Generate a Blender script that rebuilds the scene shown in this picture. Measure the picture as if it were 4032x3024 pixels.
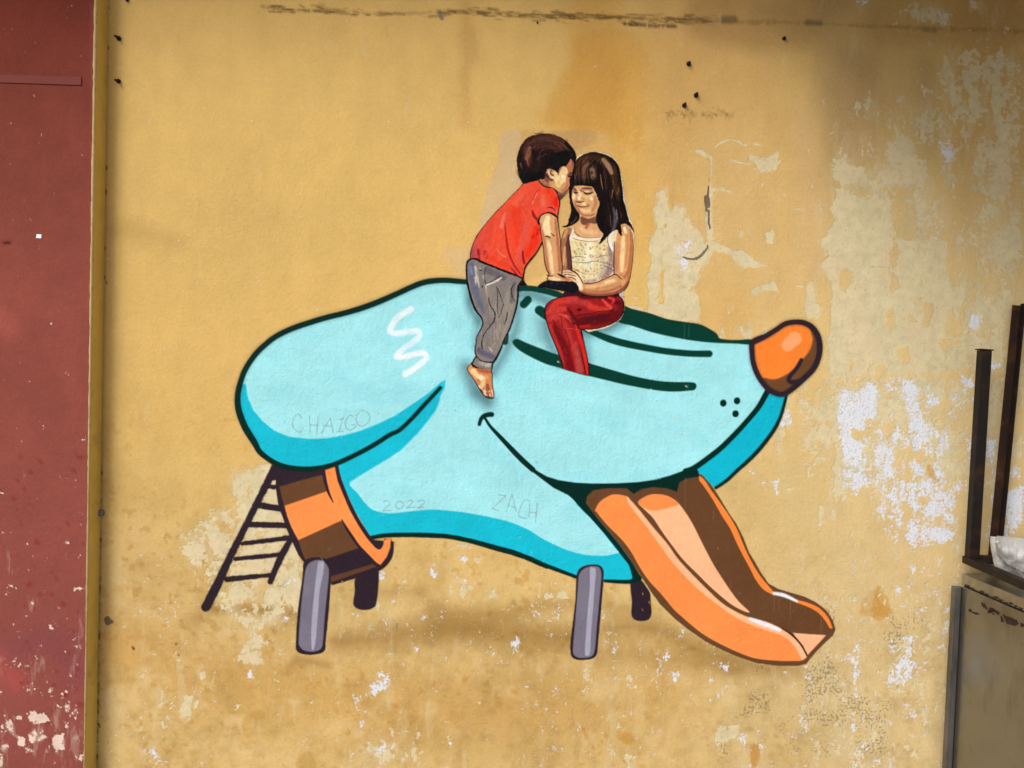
import bpy, bmesh, math, random
import numpy as np
from mathutils import Matrix, Vector

# ------------------------------------------------------------------ camera, world, sun, exposure
scene = bpy.context.scene
for o in list(bpy.data.objects):
    bpy.data.objects.remove(o, do_unlink=True)
COL = scene.collection
FPX = 2912.0                    # focal length in photo pixels
DIST = 2.8                      # camera to wall, metres
CAM_Z = 1.65
PITCH, ROLL = math.radians(-1.8), math.radians(1.9)
cam_data = bpy.data.cameras.new('camera')
cam = bpy.data.objects.new('camera', cam_data)
COL.objects.link(cam)
cam_data.sensor_width = 36.0
cam_data.lens = 36.0 * FPX / 4032.0
cam_data.clip_end = 500
CAM_M = Matrix.Translation((0, -DIST, CAM_Z)) @ Matrix.Rotation(math.radians(90) + PITCH, 4, 'X') @ Matrix.Rotation(ROLL, 4, 'Z')
cam.matrix_world = CAM_M
scene.camera = cam

SUN_EL, SUN_AZ = math.radians(38), math.radians(-38)     # azimuth from -Y towards -X
world = bpy.data.worlds.new('World')
scene.world = world
world.use_nodes = True
wn, wl = world.node_tree.nodes, world.node_tree.links
wn.clear()
sky = wn.new('ShaderNodeTexSky')
sky.sky_type = 'NISHITA'
sky.sun_disc = False
sky.sun_elevation = SUN_EL
sky.sun_rotation = math.radians(180) - SUN_AZ
sky.air_density = 1.0
sky.dust_density = 4.0
hs = wn.new('ShaderNodeHueSaturation')
hs.inputs['Saturation'].default_value = 0.30             # overcast: the clouds grey the blue
bg = wn.new('ShaderNodeBackground')
bg.inputs['Strength'].default_value = 0.11
wo = wn.new('ShaderNodeOutputWorld')
wl.new(sky.outputs[0], hs.inputs['Color'])
wl.new(hs.outputs[0], bg.inputs['Color'])
wl.new(bg.outputs[0], wo.inputs['Surface'])

sun_d = bpy.data.lights.new('sun', 'SUN')
sun_d.energy = 1.6
sun_d.angle = math.radians(26)
sun_d.color = (1.0, 0.975, 0.945)
sun = bpy.data.objects.new('sun', sun_d)
COL.objects.link(sun)
to_sun = Vector((math.sin(SUN_AZ) * math.cos(SUN_EL), -math.cos(SUN_AZ) * math.cos(SUN_EL), math.sin(SUN_EL)))
sun.rotation_euler = to_sun.to_track_quat('Z', 'Y').to_euler()
sun.location = to_sun * 20

scene.view_settings.view_transform = 'Standard'
scene.view_settings.look = 'None'
scene.view_settings.exposure = 0.34
scene.view_settings.gamma = 1.0
scene.view_settings.use_curve_mapping = False
scene.render.engine = 'CYCLES'

# ------------------------------------------------------------------ helpers
def tag(o, label=None, cat=None, group=None, kind=None):
    if label: o['label'] = label
    if cat: o['category'] = cat
    if group: o['group'] = group
    if kind: o['kind'] = kind
    return o

def empty(name, loc=(0, 0, 0)):
    o = bpy.data.objects.new(name, None)
    COL.objects.link(o)
    o.location = loc
    o.empty_display_size = 0.1
    return o

def link(name, me, mats, parent=None):
    o = bpy.data.objects.new(name, me)
    COL.objects.link(o)
    for m in (mats if isinstance(mats, (list, tuple)) else [mats]):
        me.materials.append(m)
    if parent:
        o.parent = parent
        o.matrix_parent_inverse = Matrix.Translation(-parent.location)
    return o

_inv = CAM_M.to_3x3()
_org = Vector((0, -DIST, CAM_Z))
def ray(px, py):
    return _inv @ Vector(((px - 2016) / FPX, -(py - 1512) / FPX, -1))
def at_y(px, py, y=0.0):
    """point of the plane y=const that the photo shows at this pixel"""
    d = ray(px, py)
    t = (y - _org.y) / d.y
    return _org + d * t

# wall-plane units: u right, v down, about one photo pixel each
S0 = DIST / FPX
def U2X(u): return (u - 2016) * S0
def V2Z(v): return CAM_Z - (v - 1421) * S0
_R = np.array(_inv)
def to_uv(pts, y=0.0):
    p = np.asarray(pts, dtype=np.float64).reshape(-1, 2)
    d = np.stack([(p[:, 0] - 2016) / FPX, -(p[:, 1] - 1512) / FPX, -np.ones(len(p))], 1) @ _R.T
    t = (y + DIST) / d[:, 1]
    return np.stack([d[:, 0] * t / S0 + 2016, 1421 - d[:, 2] * t / S0], 1)
# ------------------------------------------------------------------ a small painter: strokes and fills on a fine vertex grid
def vnoise(X, Y, sx, sy, seed=0):
    rs = np.random.RandomState(seed)
    tab = rs.rand(64, 64).astype(np.float32)
    gx, gy = X / sx + seed * 3.17, Y / sy + seed * 1.31
    ix, iy = np.floor(gx).astype(np.int32), np.floor(gy).astype(np.int32)
    fx, fy = gx - ix, gy - iy
    fx = fx * fx * (3 - 2 * fx); fy = fy * fy * (3 - 2 * fy)
    a = tab[iy & 63, ix & 63]; b = tab[iy & 63, (ix + 1) & 63]
    c = tab[(iy + 1) & 63, ix & 63]; d = tab[(iy + 1) & 63, (ix + 1) & 63]
    return ((a * (1 - fx) + b * fx) * (1 - fy) + (c * (1 - fx) + d * fx) * fy).astype(np.float32)

def fbm(X, Y, s, seed=0, octv=4, asp=1.0):
    t = 0; amp = 1.0; tot = 0
    for k in range(octv):
        t = t + amp * vnoise(X, Y, s / 2 ** k, s * asp / 2 ** k, seed + k * 7)
        tot += amp; amp *= 0.55
    return t / tot

def spline(P, closed, n=5):
    P = np.asarray(P, dtype=np.float64)
    m = len(P)
    if m < 3: return P
    out = []
    t = np.arange(n)[:, None] / n
    for i in range(m if closed else m - 1):
        if closed:
            p0, p1, p2, p3 = P[(i - 1) % m], P[i], P[(i + 1) % m], P[(i + 2) % m]
        else:
            p0, p1, p2, p3 = P[max(i - 1, 0)], P[i], P[i + 1], P[min(i + 2, m - 1)]
        out.append(0.5 * (2 * p1 + (p2 - p0) * t + (2 * p0 - 5 * p1 + 4 * p2 - p3) * t ** 2 + (3 * p1 - p0 - 3 * p2 + p3) * t ** 3))
    if not closed: out.append(P[-1:])
    return np.concatenate(out)

CROP = {'S': (0, 0, 1), 'A': (1800, 500, .36166), 'C': (900, 1000, .45208), 'D': (700, 1700, .45208), 'E': (1700, 1500, .45208),
        'F': (2400, 1100, .45208), 'G': (2300, 1850, .45208), 'H': (2050, 600, .13562), 'I': (2100, 1020, .18083), 'B': (1800, 1000, .36166),
        'J': (1800, 1250, .21097), 'K': (700, 2150, .54250), 'K2': (1900, 2150, .54250), 'K3': (2600, 2200, .54250),
        'L': (2400, 0, .73779), 'M': (2832, 1000, .54250), 'P': (3432, 1900, .67720), 'Q': (0, 2424, .36166), 'N': (3432, 1100, .5425),
        'T': (900, 0, .5425), 'U': (1400, 100, .5425), 'X': (3700, 2050, .24110), 'V': (0, 600, .36166), 'W': (0, 1800, .36166)}
def src(crop, pts):
    ox, oy, s = CROP[crop]
    p = np.asarray(pts, dtype=np.float64).reshape(-1, 2)
    return p * s + np.array([ox, oy])

class Canvas:
    def __init__(s, x0, y0, x1, y1, step, base=None, y=0.0):
        s.xs = np.arange(x0, x1, step, dtype=np.float32)
        s.ys = np.arange(y0, y1, step, dtype=np.float32)
        s.step = step; s.y = y
        n = (len(s.ys), len(s.xs))
        s.col = np.zeros(n + (3,), np.float32)
        s.al = np.zeros(n, np.float32)
        s.pid = np.zeros(n, np.int32)
        s.names = ['']
        if base is not None: s.col[:] = base; s.al[:] = 1
        s.cur = 0; s.crop = 'S'; s.seed = 1
    def part(s, name):
        s.names.append(name); s.cur = len(s.names) - 1
    def XY(s):
        return np.meshgrid(s.xs, s.ys)
    def pts(s, p, crop=None):
        return to_uv(src(crop or s.crop, p), s.y)
    def _win(s, x0, y0, x1, y1):
        i0 = max(0, int((x0 - s.xs[0]) / s.step)); i1 = min(len(s.xs), int((x1 - s.xs[0]) / s.step) + 2)
        j0 = max(0, int((y0 - s.ys[0]) / s.step)); j1 = min(len(s.ys), int((y1 - s.ys[0]) / s.step) + 2)
        return i0, i1, j0, j1
    def _rough(s, sd, sl, rough, rs):
        X, Y = np.meshgrid(s.xs[sl[1]], s.ys[sl[0]])
        s.seed += 1
        return sd + (vnoise(X, Y, rs, rs, s.seed) + 0.5 * vnoise(X, Y, rs / 2.3, rs / 2.3, s.seed + 5) - 0.75) * 2 * rough
    def fillmask(s, p, crop=None, soft=4, smooth=True, rough=0, rs=14):
        P = s.pts(p, crop)
        if smooth: P = spline(P, True)
        m = soft + rough * 2 + s.step
        i0, i1, j0, j1 = s._win(P[:, 0].min() - m, P[:, 1].min() - m, P[:, 0].max() + m, P[:, 1].max() + m)
        if i1 <= i0 or j1 <= j0: return None
        xs, ys = s.xs[i0:i1], s.ys[j0:j1]
        tog = np.zeros((len(ys), len(xs) + 1), np.int8)
        d = np.full((len(ys), len(xs)), m, np.float32)
        Q = np.roll(P, -1, 0)
        for (ax, ay), (bx, by) in zip(P, Q):
            if ay != by:
                lo, hi = min(ay, by), max(ay, by)
                r = np.nonzero((ys >= lo) & (ys < hi))[0]
                if len(r):
                    xi = ax + (ys[r] - ay) * (bx - ax) / (by - ay)
                    k = np.clip(np.ceil((xi - xs[0]) / s.step).astype(int), 0, len(xs))
                    tog[r, k] ^= 1
            a0, a1, b0, b1 = s._win(min(ax, bx) - m, min(ay, by) - m, max(ax, bx) + m, max(ay, by) + m)
            a0, a1, b0, b1 = max(a0, i0) - i0, min(a1, i1) - i0, max(b0, j0) - j0, min(b1, j1) - j0
            if a1 <= a0 or b1 <= b0: continue
            X = xs[a0:a1][None, :]; Y = ys[b0:b1][:, None]
            vx, vy = bx - ax, by - ay
            L = vx * vx + vy * vy + 1e-9
            t = np.clip(((X - ax) * vx + (Y - ay) * vy) / L, 0, 1)
            dd = np.sqrt((X - ax - t * vx) ** 2 + (Y - ay - t * vy) ** 2)
            w = d[b0:b1, a0:a1]
            np.minimum(w, dd, out=w)
        inside = np.bitwise_xor.accumulate(tog, axis=1)[:, :-1].astype(bool)
        sd = np.where(inside, d, -d)
        sl = (slice(j0, j1), slice(i0, i1))
        if rough: sd = s._rough(sd, sl, rough, rs)
        t = np.clip(0.5 + sd / max(soft, s.step * .9), 0, 1)
        return sl, t * t * (3 - 2 * t)
    def strokemask(s, p, w, crop=None, soft=4, smooth=True, rough=0, rs=14):
        ox, oy, sc = CROP[crop or s.crop]
        P = s.pts(p, crop)
        n = len(P)
        W = np.asarray(w if hasattr(w, '__len__') else [w] * n, dtype=np.float64)
        if len(W) != n: W = np.interp(np.linspace(0, 1, n), np.linspace(0, 1, len(W)), W)
        W = W * sc / 2
        if smooth and n > 2:
            P2 = spline(P, False)
            W = np.interp(np.linspace(0, n - 1, len(P2)), np.arange(n), W)
            P = P2
        m = soft + rough * 2 + s.step + W.max()
        i0, i1, j0, j1 = s._win(P[:, 0].min() - m, P[:, 1].min() - m, P[:, 0].max() + m, P[:, 1].max() + m)
        if i1 <= i0 or j1 <= j0: return None
        xs, ys = s.xs[i0:i1], s.ys[j0:j1]
        d = np.full((len(ys), len(xs)), m, np.float32)
        if len(P) == 1: P = np.concatenate([P, P + 0.01]); W = np.concatenate([W, W])
        for k in range(len(P) - 1):
            (ax, ay), (bx, by) = P[k], P[k + 1]
            a0, a1, b0, b1 = s._win(min(ax, bx) - m, min(ay, by) - m, max(ax, bx) + m, max(ay, by) + m)
            a0, a1, b0, b1 = max(a0, i0) - i0, min(a1, i1) - i0, max(b0, j0) - j0, min(b1, j1) - j0
            if a1 <= a0 or b1 <= b0: continue
            X = xs[a0:a1][None, :]; Y = ys[b0:b1][:, None]
            vx, vy = bx - ax, by - ay
            L = vx * vx + vy * vy + 1e-9
            t = np.clip(((X - ax) * vx + (Y - ay) * vy) / L, 0, 1)
            dd = np.sqrt((X - ax - t * vx) ** 2 + (Y - ay - t * vy) ** 2) - (W[k] + t * (W[k + 1] - W[k]))
            ww = d[b0:b1, a0:a1]
            np.minimum(ww, dd, out=ww)
        sl = (slice(j0, j1), slice(i0, i1))
        sd = -d
        if rough: sd = s._rough(sd, sl, rough, rs)
        t = np.clip(0.5 + sd / max(soft, s.step * .9), 0, 1)
        return sl, t * t * (3 - 2 * t)
    def apply(s, mk, color, op=1.0, clip=None, add_alpha=True, var=0.0, dry=0.0):
        if mk is None: return
        sl, c = mk
        c = c * op
        if clip is not None: c = c * clip[sl]
        if dry or var:
            X, Y = np.meshgrid(s.xs[sl[1]], s.ys[sl[0]])
        if dry:
            s.seed += 1
            n = vnoise(X, Y, 5, 26, s.seed) * .6 + vnoise(X, Y, 9, 9, s.seed + 3) * .4
            c = c * np.clip((n - dry * .75) / .25, 0, 1)
        color = np.array(color, np.float32)
        if var:
            s.seed += 1
            n = (vnoise(X, Y, 11, 40, s.seed) + vnoise(X, Y, 34, 34, s.seed + 2) - 1)[..., None]
            color = color * (1 + n * var)
        a = s.al[sl]
        if not add_alpha:
            c = c * (a > 0)
            s.col[sl] = s.col[sl] * (1 - c[..., None]) + color * c[..., None]
            return
        na = a + (1 - a) * c
        s.col[sl] = np.where(na[..., None] > 1e-4, (s.col[sl] * (a * (1 - c))[..., None] + color * c[..., None]) / np.maximum(na, 1e-4)[..., None], s.col[sl])
        s.al[sl] = na
        if s.cur:
            p = s.pid[sl]
            upd = (c > 0.5) | ((c > 0.003) & (p == 0))
            p[upd] = s.cur
    def F(s, p, color, crop=None, soft=4, smooth=True, rough=0, rs=14, **k):
        s.apply(s.fillmask(p, crop, soft, smooth, rough, rs), color, **k)
    def B(s, p, w, color, crop=None, soft=4, smooth=True, rough=0, rs=14, **k):
        s.apply(s.strokemask(p, w, crop, soft, smooth, rough, rs), color, **k)
    def snapshot(s, mk):
        m = np.zeros_like(s.al); m[mk[0]] = mk[1]; return m
# ------------------------------------------------------------------ the blue dog slide (spray paint)
LIGHT = (163, 230, 237); DEEP = (22, 188, 212); LINE = (1, 40, 34); GREEN2 = (1, 58, 46)
PLUM = (46, 33, 43); ORG = (253, 146, 76); PEACH = (254, 190, 143); BRN = (104, 68, 42); BRN2 = (110, 72, 42)
def paint_dog():
    c = Canvas(760, 1040, 3360, 2720, 3.0)
    # ladder
    c.part('ladder'); c.crop = 'D'
    c.F([(825, 290), (900, 285), (1290, 310), (1275, 378), (1100, 415), (885, 482), (905, 600), (880, 520), (858, 418), (800, 430), (780, 380)], PLUM, smooth=False, soft=6)
    c.B([(850, 300), (790, 420), (700, 600), (600, 800), (500, 1000), (400, 1210), (330, 1360), (245, 1525)], [60, 62, 58, 56, 60, 66, 80, 82], PLUM, soft=7, rough=1.5)
    for a, b, w in (((800, 478), (890, 482), 36), ((715, 640), (915, 672), 52), ((630, 808), (950, 815), 50),
                    ((560, 975), (985, 920), [34, 44]), ((500, 1108), (890, 1070), [34, 38]), ((430, 1285), (820, 1245), [50, 34])):
        c.B([a, b], w, PLUM, soft=6, rough=1.5)
    c.B([(990, 930), (930, 1030), (885, 1120), (840, 1220), (805, 1305)], [38, 58, 56, 50, 48], PLUM, soft=6, rough=1)
    # back legs
    c.part('leg'); c.crop = 'K'
    c.F([(1290, 235), (1370, 200), (1452, 160), (1454, 300), (1440, 410), (1420, 445), (1370, 462), (1310, 455), (1275, 420), (1285, 330)], PLUM, soft=6)
    c.part('leg'); c.crop = 'K2'
    c.F([(1080, 250), (1140, 240), (1190, 300), (1215, 345), (1220, 420), (1225, 485), (1205, 530), (1150, 543), (1100, 530), (1080, 490), (1084, 400), (1075, 320)], PLUM, soft=6)
    for x, y in ((1163, 340), (1208, 400), (1160, 455)):
        c.B([(x, y), (x + 2, y + 14)], 5, (200, 140, 80), soft=2)
    # body
    c.part('body'); c.crop = 'S'
    body = np.concatenate([src('D', [(1395, 290), (1450, 480), (1540, 680), (1640, 850), (1690, 920), (1800, 903), (1950, 895), (2100, 897)]),
                           src('E', [(0, 1345), (150, 1355), (350, 1395), (550, 1450), (700, 1490), (850, 1545), (1000, 1610)]),
                           src('K2', [(250, 55), (400, 110), (550, 170), (680, 225), (880, 252), (1000, 257), (1100, 250), (1140, 225)]),
                           src('E', [(1650, 1400), (1400, 1100), (1250, 950)]), [(2300, 1700), (1900, 1300), (1300, 1300), (1250, 1850)]])
    c.F(body, DEEP, smooth=False)
    lb = np.concatenate([src('D', [(1500, 435), (1700, 310), (1850, 220), (1993, 110)]), [(1660, 1640), (1712, 1560), (1720, 1500), (1760, 1300), (2300, 1500)],
                         src('E', [(1250, 950), (1300, 1110), (1380, 1190), (1500, 1330), (1600, 1460), (1635, 1490), (1570, 1510), (1500, 1522), (1350, 1515), (1200, 1480), (1080, 1430), (950, 1365), (850, 1300), (700, 1235), (550, 1195), (400, 1165), (250, 1140), (100, 1125), (0, 1120)]),
                         src('D', [(2050, 690), (1900, 707), (1800, 706), (1700, 680), (1630, 620), (1570, 540)])])
    c.F(lb, LIGHT, soft=5)
    # head
    c.part('head')
    head = np.concatenate([[(1840, 1110), (1905, 1110)], src('B', [(660, 385), (800, 365), (950, 395), (1140, 450), (1500, 520), (1800, 640)]),
                           src('F', [(200, 330), (500, 420), (900, 530), (1225, 545), (1250, 700), (1300, 850), (1380, 960), (1340, 1040), (1300, 1110), (1230, 1200), (1130, 1310), (1000, 1440), (900, 1530), (740, 1640)]),
                           src('G', [(1000, -60), (880, 30), (600, 130), (400, 150), (150, 150)]), src('E', [(1400, 920), (1250, 910), (1100, 880), (1000, 845), (870, 775), (720, 620), (600, 490), (465, 325)]), [(1780, 1500), (1700, 1300)]])
    c.F(head, LIGHT, smooth=False)
    # jaw
    c.part('jaw'); c.crop = 'F'
    c.F([(1370, 985), (1545, 1010), (1515, 1110), (1480, 1210), (1430, 1310), (1360, 1410), (1280, 1500), (1190, 1590), (1110, 1659), (1000, 1755), (919, 1819), (839, 1749), (779, 1684), (700, 1680), (900, 1530), (1130, 1310)], (14, 184, 210), smooth=False)
    c.B([(1540, 1010), (1517, 1100), (1487, 1200), (1437, 1300), (1367, 1400), (1285, 1500), (1195, 1590), (1110, 1665), (1020, 1750), (925, 1815)], [24, 28, 30, 34, 36, 36, 34, 32, 30, 26], LINE, soft=4)
    # mouth and jaw line
    c.part('mouth'); c.crop = 'S'
    mouth = np.concatenate([src('E', [(860, 740), (930, 790), (1000, 830), (1100, 862), (1250, 885), (1400, 893), (1600, 891), (1800, 880), (2000, 850)]),
                            src('G', [(600, 88), (750, 48), (880, 0), (980, -20), (1010, 60), (850, 200), (500, 300), (100, 400), (300, 640), (400, 780), (500, 940), (480, 965), (440, 985), (400, 985), (420, 935)]),
                            src('E', [(1735, 1659), (1715, 1600), (1660, 1530), (1600, 1450), (1500, 1325), (1380, 1190), (1300, 1110), (1230, 1030), (1190, 995), (1060, 930), (960, 855), (870, 785)])])
    c.F(mouth, LINE, smooth=False, soft=5)
    c.B([(465, 325), (510, 395), (600, 492), (720, 620), (800, 700), (880, 772)], [22, 26, 36, 46, 48, 46], LINE, 'E', soft=4)
    c.B([(415, 378), (428, 335), (455, 305), (500, 292), (522, 292)], [30, 34, 40, 44, 44], LINE, 'E', soft=5)
    c.B([(660, 1668), (740, 1640), (900, 1525), (1000, 1440), (1130, 1308), (1230, 1195), (1300, 1108), (1345, 1030), (1372, 980)], [46, 50, 50, 48, 46, 46, 48, 50, 50], LINE, 'F', soft=4)
    # head lines
    c.part('head'); c.crop = 'F'
    c.F([(60, 215), (200, 258), (350, 295), (500, 345), (650, 370), (780, 390), (850, 420), (930, 470), (965, 516), (1100, 528), (1228, 523), (1228, 566), (1100, 560), (900, 552), (700, 530), (500, 492), (350, 455), (200, 405), (60, 360)], GREEN2, soft=5)
    c.B([(-220, 430), (0, 520), (150, 562), (350, 602), (500, 627), (700, 646), (868, 648)], [46, 62, 62, 58, 56, 56, 58], GREEN2, soft=5)
    c.F([(-230, 725), (0, 783), (200, 840), (400, 880), (550, 893), (700, 895), (745, 905), (757, 932), (740, 962), (690, 970), (550, 978), (400, 965), (200, 930), (0, 885), (-240, 815)], GREEN2, soft=5)
    c.crop = 'B'
    c.F([(620, 930), (660, 925), (760, 970), (900, 1025), (1100, 1095), (1450, 1190), (1460, 1330), (1100, 1235), (960, 1195), (800, 1120), (680, 1050), (615, 990), (602, 955)], GREEN2, soft=6)
    c.B([(650, 385), (780, 375), (950, 402), (1080, 437), (1130, 455)], [56, 62, 66, 70, 60], GREEN2, soft=6)
    c.B([(770, 498), (725, 548)], 88, GREEN2, soft=6)
    c.B([(895, 612), (1010, 690)], [100, 110], GREEN2, soft=6)
    c.B([(530, 880), (525, 960)], 64, GREEN2, soft=6)
    c.crop = 'F'
    for x, y in ((990, 1077), (1110, 1057), (1097, 1170)):
        c.B([(x, y - 2), (x, y + 3)], 56, LINE, soft=4)
    # faint scratches and chips in the green lines
    for x, y0, y1 in ((652, 380, 520), (693, 370, 500), (685, 915, 965)):
        c.B([(x, y0), (x - 2, y1)], 4, (120, 150, 140), soft=3, op=.4)
    # ear
    c.part('ear'); c.crop = 'S'
    top = src('C', [(2110, 248), (2000, 238), (1890, 230), (1780, 235), (1680, 255), (1580, 295), (1450, 355), (1300, 420), (1150, 475), (1000, 518), (850, 555), (700, 600), (550, 652), (420, 715), (320, 790), (230, 880), (150, 1000), (110, 1100), (85, 1200), (80, 1300), (100, 1400), (150, 1520), (225, 1640)])
    bot = src('D', [(720, 180), (830, 262), (920, 300), (1000, 318), (1100, 326), (1200, 322), (1300, 304), (1400, 270), (1550, 200), (1700, 120), (1850, 25)])
    low = src('C', [(1488, 1535), (1600, 1430), (1700, 1320), (1780, 1235), (1845, 1165)])
    c.F(np.concatenate([top, bot, low, [(1850, 1500), (1880, 1300)]]), LIGHT, soft=5)
    c.F(np.concatenate([src('C', [(1890, 1095), (1882, 1165), (1845, 1240), (1835, 1290), (1800, 1370), (1740, 1450), (1650, 1560), (1550, 1659)]),
                        src('D', [(1850, 222), (1700, 312), (1495, 440), (1420, 400), (1390, 280)]), bot[6:][:5], low]), DEEP, smooth=False, soft=7)
    c.F(np.concatenate([src('C', [(110, 1140), (150, 1132), (168, 1250), (215, 1360), (300, 1460), (400, 1540), (520, 1590), (700, 1612), (850, 1605), (1000, 1580), (1150, 1540), (1300, 1480), (1450, 1408), (1600, 1310), (1750, 1205), (1845, 1120), (1885, 1095)]),
                        low[::-1], bot[::-1], src('C', [(150, 1520), (100, 1400)])]), DEEP, smooth=False, soft=6)
    c.B(top, 34, LINE, soft=22, op=.16)
    c.B(top, [17, 21, 21, 22, 22, 22, 22, 23, 23, 22, 22, 22, 22, 22, 22, 22, 22, 22, 23, 24, 26, 26, 24], LINE, soft=5)
    c.B(np.concatenate([top[-2:], bot, low]), [25, 24, 22, 21, 21, 22, 22, 22, 21, 20, 19, 19, 18, 17, 17, 17, 16, 14], LINE, soft=5)
    c.B(src('C', [(1590, 480), (1480, 550), (1425, 620), (1405, 668), (1455, 692), (1550, 682), (1640, 672), (1665, 705), (1625, 755), (1540, 812), (1475, 872), (1470, 898), (1540, 895), (1640, 868), (1700, 865), (1722, 900), (1680, 950), (1600, 1010), (1540, 1048)]), 23, (236, 245, 252), soft=11, op=.96, smooth=True)
    # body underside line
    c.part('body'); c.crop = 'S'
    c.B(np.concatenate([src('D', [(1695, 920), (1800, 903), (1950, 897), (2100, 898)]), src('E', [(0, 1345), (150, 1355), (350, 1395), (550, 1452), (700, 1492), (850, 1547), (1000, 1615)]), src('K2', [(400, 118), (550, 175), (675, 222)])]),
        [16, 17, 18, 19, 19, 18, 19, 21, 22, 20, 18, 17, 15, 14], LINE, soft=5, rough=.6)
    c.B([(888, 252), (1000, 258), (1080, 256), (1135, 232)], [22, 28, 30, 40], LINE, 'K2', soft=5)
    # collar
    c.part('collar'); c.crop = 'D'
    c.F([(870, 420), (1290, 320), (1372, 300), (1440, 480), (1580, 770), (1700, 950), (1790, 960), (1800, 930), (1862, 940), (1855, 1060), (1825, 1125), (1765, 1180), (1480, 1280), (1340, 1325), (1318, 1150), (1110, 1120), (1050, 1020), (980, 860), (900, 640)], PLUM, smooth=False, soft=5)
    c.F([(1290, 1105), (1430, 1060), (1580, 1005), (1650, 1080), (1730, 1170), (1330, 1320), (1318, 1150)], PLUM, smooth=False, soft=5)
    c.F([(885, 478), (1100, 415), (1275, 370), (1310, 515), (930, 650), (905, 560)], BRN, smooth=False, soft=5)
    c.F([(1283, 335), (1372, 305), (1390, 420), (1440, 545), (1510, 680), (1590, 800), (1670, 920), (1740, 990), (1770, 1015), (1790, 975), (1800, 940), (1858, 925), (1850, 1010), (1820, 1090), (1765, 1160), (1700, 1120), (1600, 1010), (1520, 920), (1425, 775), (1050, 945), (990, 830), (955, 740), (930, 645), (1300, 517), (1275, 430)], ORG, smooth=False, soft=5)
    c.F([(1050, 945), (1425, 775), (1460, 830), (1510, 910), (1585, 1008), (1430, 1062), (1290, 1108), (1110, 1120), (1080, 1040)], BRN, smooth=False, soft=5)
    c.F([(1328, 1262), (1700, 1150), (1730, 1175), (1335, 1312)], (98, 62, 42), smooth=False, soft=6)
    c.B([(865, 420), (872, 500), (897, 640), (940, 760), (975, 860), (1020, 960), (1065, 1060), (1100, 1118)], [22, 30, 36, 38, 38, 38, 34, 24], PLUM, soft=5)
    c.B([(1268, 335), (1285, 430), (1312, 525), (1352, 612)], [32, 30, 24, 7], PLUM, soft=4)
    c.B([(1430, 765), (1470, 840), (1530, 930), (1580, 1000), (1660, 1080), (1750, 1175)], [8, 22, 26, 24, 20, 20], PLUM, soft=4)
    c.B([(1385, 302), (1402, 390), (1442, 500), (1502, 650), (1572, 780), (1650, 900), (1700, 960)], [32, 32, 32, 32, 32, 34, 36], PLUM, soft=5)
    c.F([(1670, 930), (1730, 945), (1785, 950), (1790, 985), (1765, 1022), (1735, 1018), (1700, 985)], PLUM, soft=5)
    c.B([(1345, 1325), (1480, 1285), (1700, 1212), (1770, 1185), (1830, 1128), (1862, 1060), (1870, 965)], [18, 20, 24, 30, 28, 26, 24], PLUM, soft=5)
    # tongue slide
    c.part('tongue_slide'); c.crop = 'G'
    c.F([(15, 290), (25, 230), (80, 178), (200, 160), (370, 160), (430, 210), (500, 168), (600, 150), (720, 160), (808, 192), (830, 110), (890, 75), (1000, 60), (1015, 30), (1080, 100), (1140, 180), (1195, 270), (1262, 380), (1325, 470), (1385, 590), (1435, 720), (1485, 800), (1535, 890), (1605, 990), (1685, 1035), (1800, 1070), (1920, 1105), (2020, 1155), (2105, 1220), (2165, 1310), (2187, 1390), (2165, 1440), (2100, 1500), (2030, 1570), (1960, 1650), (1936, 1686), (1864, 1704), (1684, 1704), (1504, 1680), (1324, 1620), (1204, 1566), (1060, 1494), (904, 1386), (784, 1290), (664, 1170), (590, 1070), (500, 930), (400, 780), (300, 640), (200, 520), (90, 390)], BRN, smooth=False, soft=5)
    wall = [(95, 350), (140, 275), (230, 220), (300, 215), (370, 230), (405, 265), (480, 350), (600, 500), (720, 640), (820, 780), (950, 920), (1080, 1050), (1200, 1160), (1330, 1240), (1450, 1290), (1600, 1330), (1720, 1388), (1810, 1450), (1885, 1525), (1938, 1612), (1910, 1645), (1888, 1662), (1790, 1664), (1684, 1662), (1504, 1644), (1380, 1605), (1264, 1554), (1144, 1494), (1024, 1422), (904, 1326), (784, 1218), (724, 1146), (664, 1074), (560, 960), (480, 840), (400, 700), (320, 600), (200, 480), (110, 370)]
    c.F(wall, ORG, soft=5)
    c.F([(372, 232), (405, 265), (480, 350), (600, 500), (720, 640), (820, 780), (950, 920), (1080, 1050), (1200, 1160), (1330, 1240), (1450, 1290), (1600, 1330), (1720, 1388), (1810, 1450), (1885, 1525), (1938, 1612), (1900, 1655), (1870, 1600), (1800, 1500), (1700, 1435), (1550, 1385), (1420, 1335), (1290, 1265), (1150, 1165), (1010, 1055), (900, 950), (760, 795), (670, 670), (560, 520), (470, 400), (390, 300)], PEACH, soft=8)
    c.B([(1445, 1297), (1550, 1335), (1700, 1392)], [26, 40, 30], (242, 240, 250), soft=10)
    c.F([(470, 285), (520, 240), (600, 213), (700, 220), (770, 250), (830, 300), (890, 380), (950, 480), (1000, 580), (1060, 700), (1130, 830), (1200, 940), (1280, 1060), (1350, 1150), (1440, 1238), (1380, 1225), (1280, 1170), (1180, 1090), (1080, 1000), (980, 900), (860, 780), (760, 650), (680, 540), (600, 420), (530, 350)], PEACH, soft=5)
    c.F([(470, 285), (520, 240), (600, 213), (700, 220), (770, 250), (825, 300), (760, 320), (700, 340), (600, 355), (520, 330)], ORG, soft=6)
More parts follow.
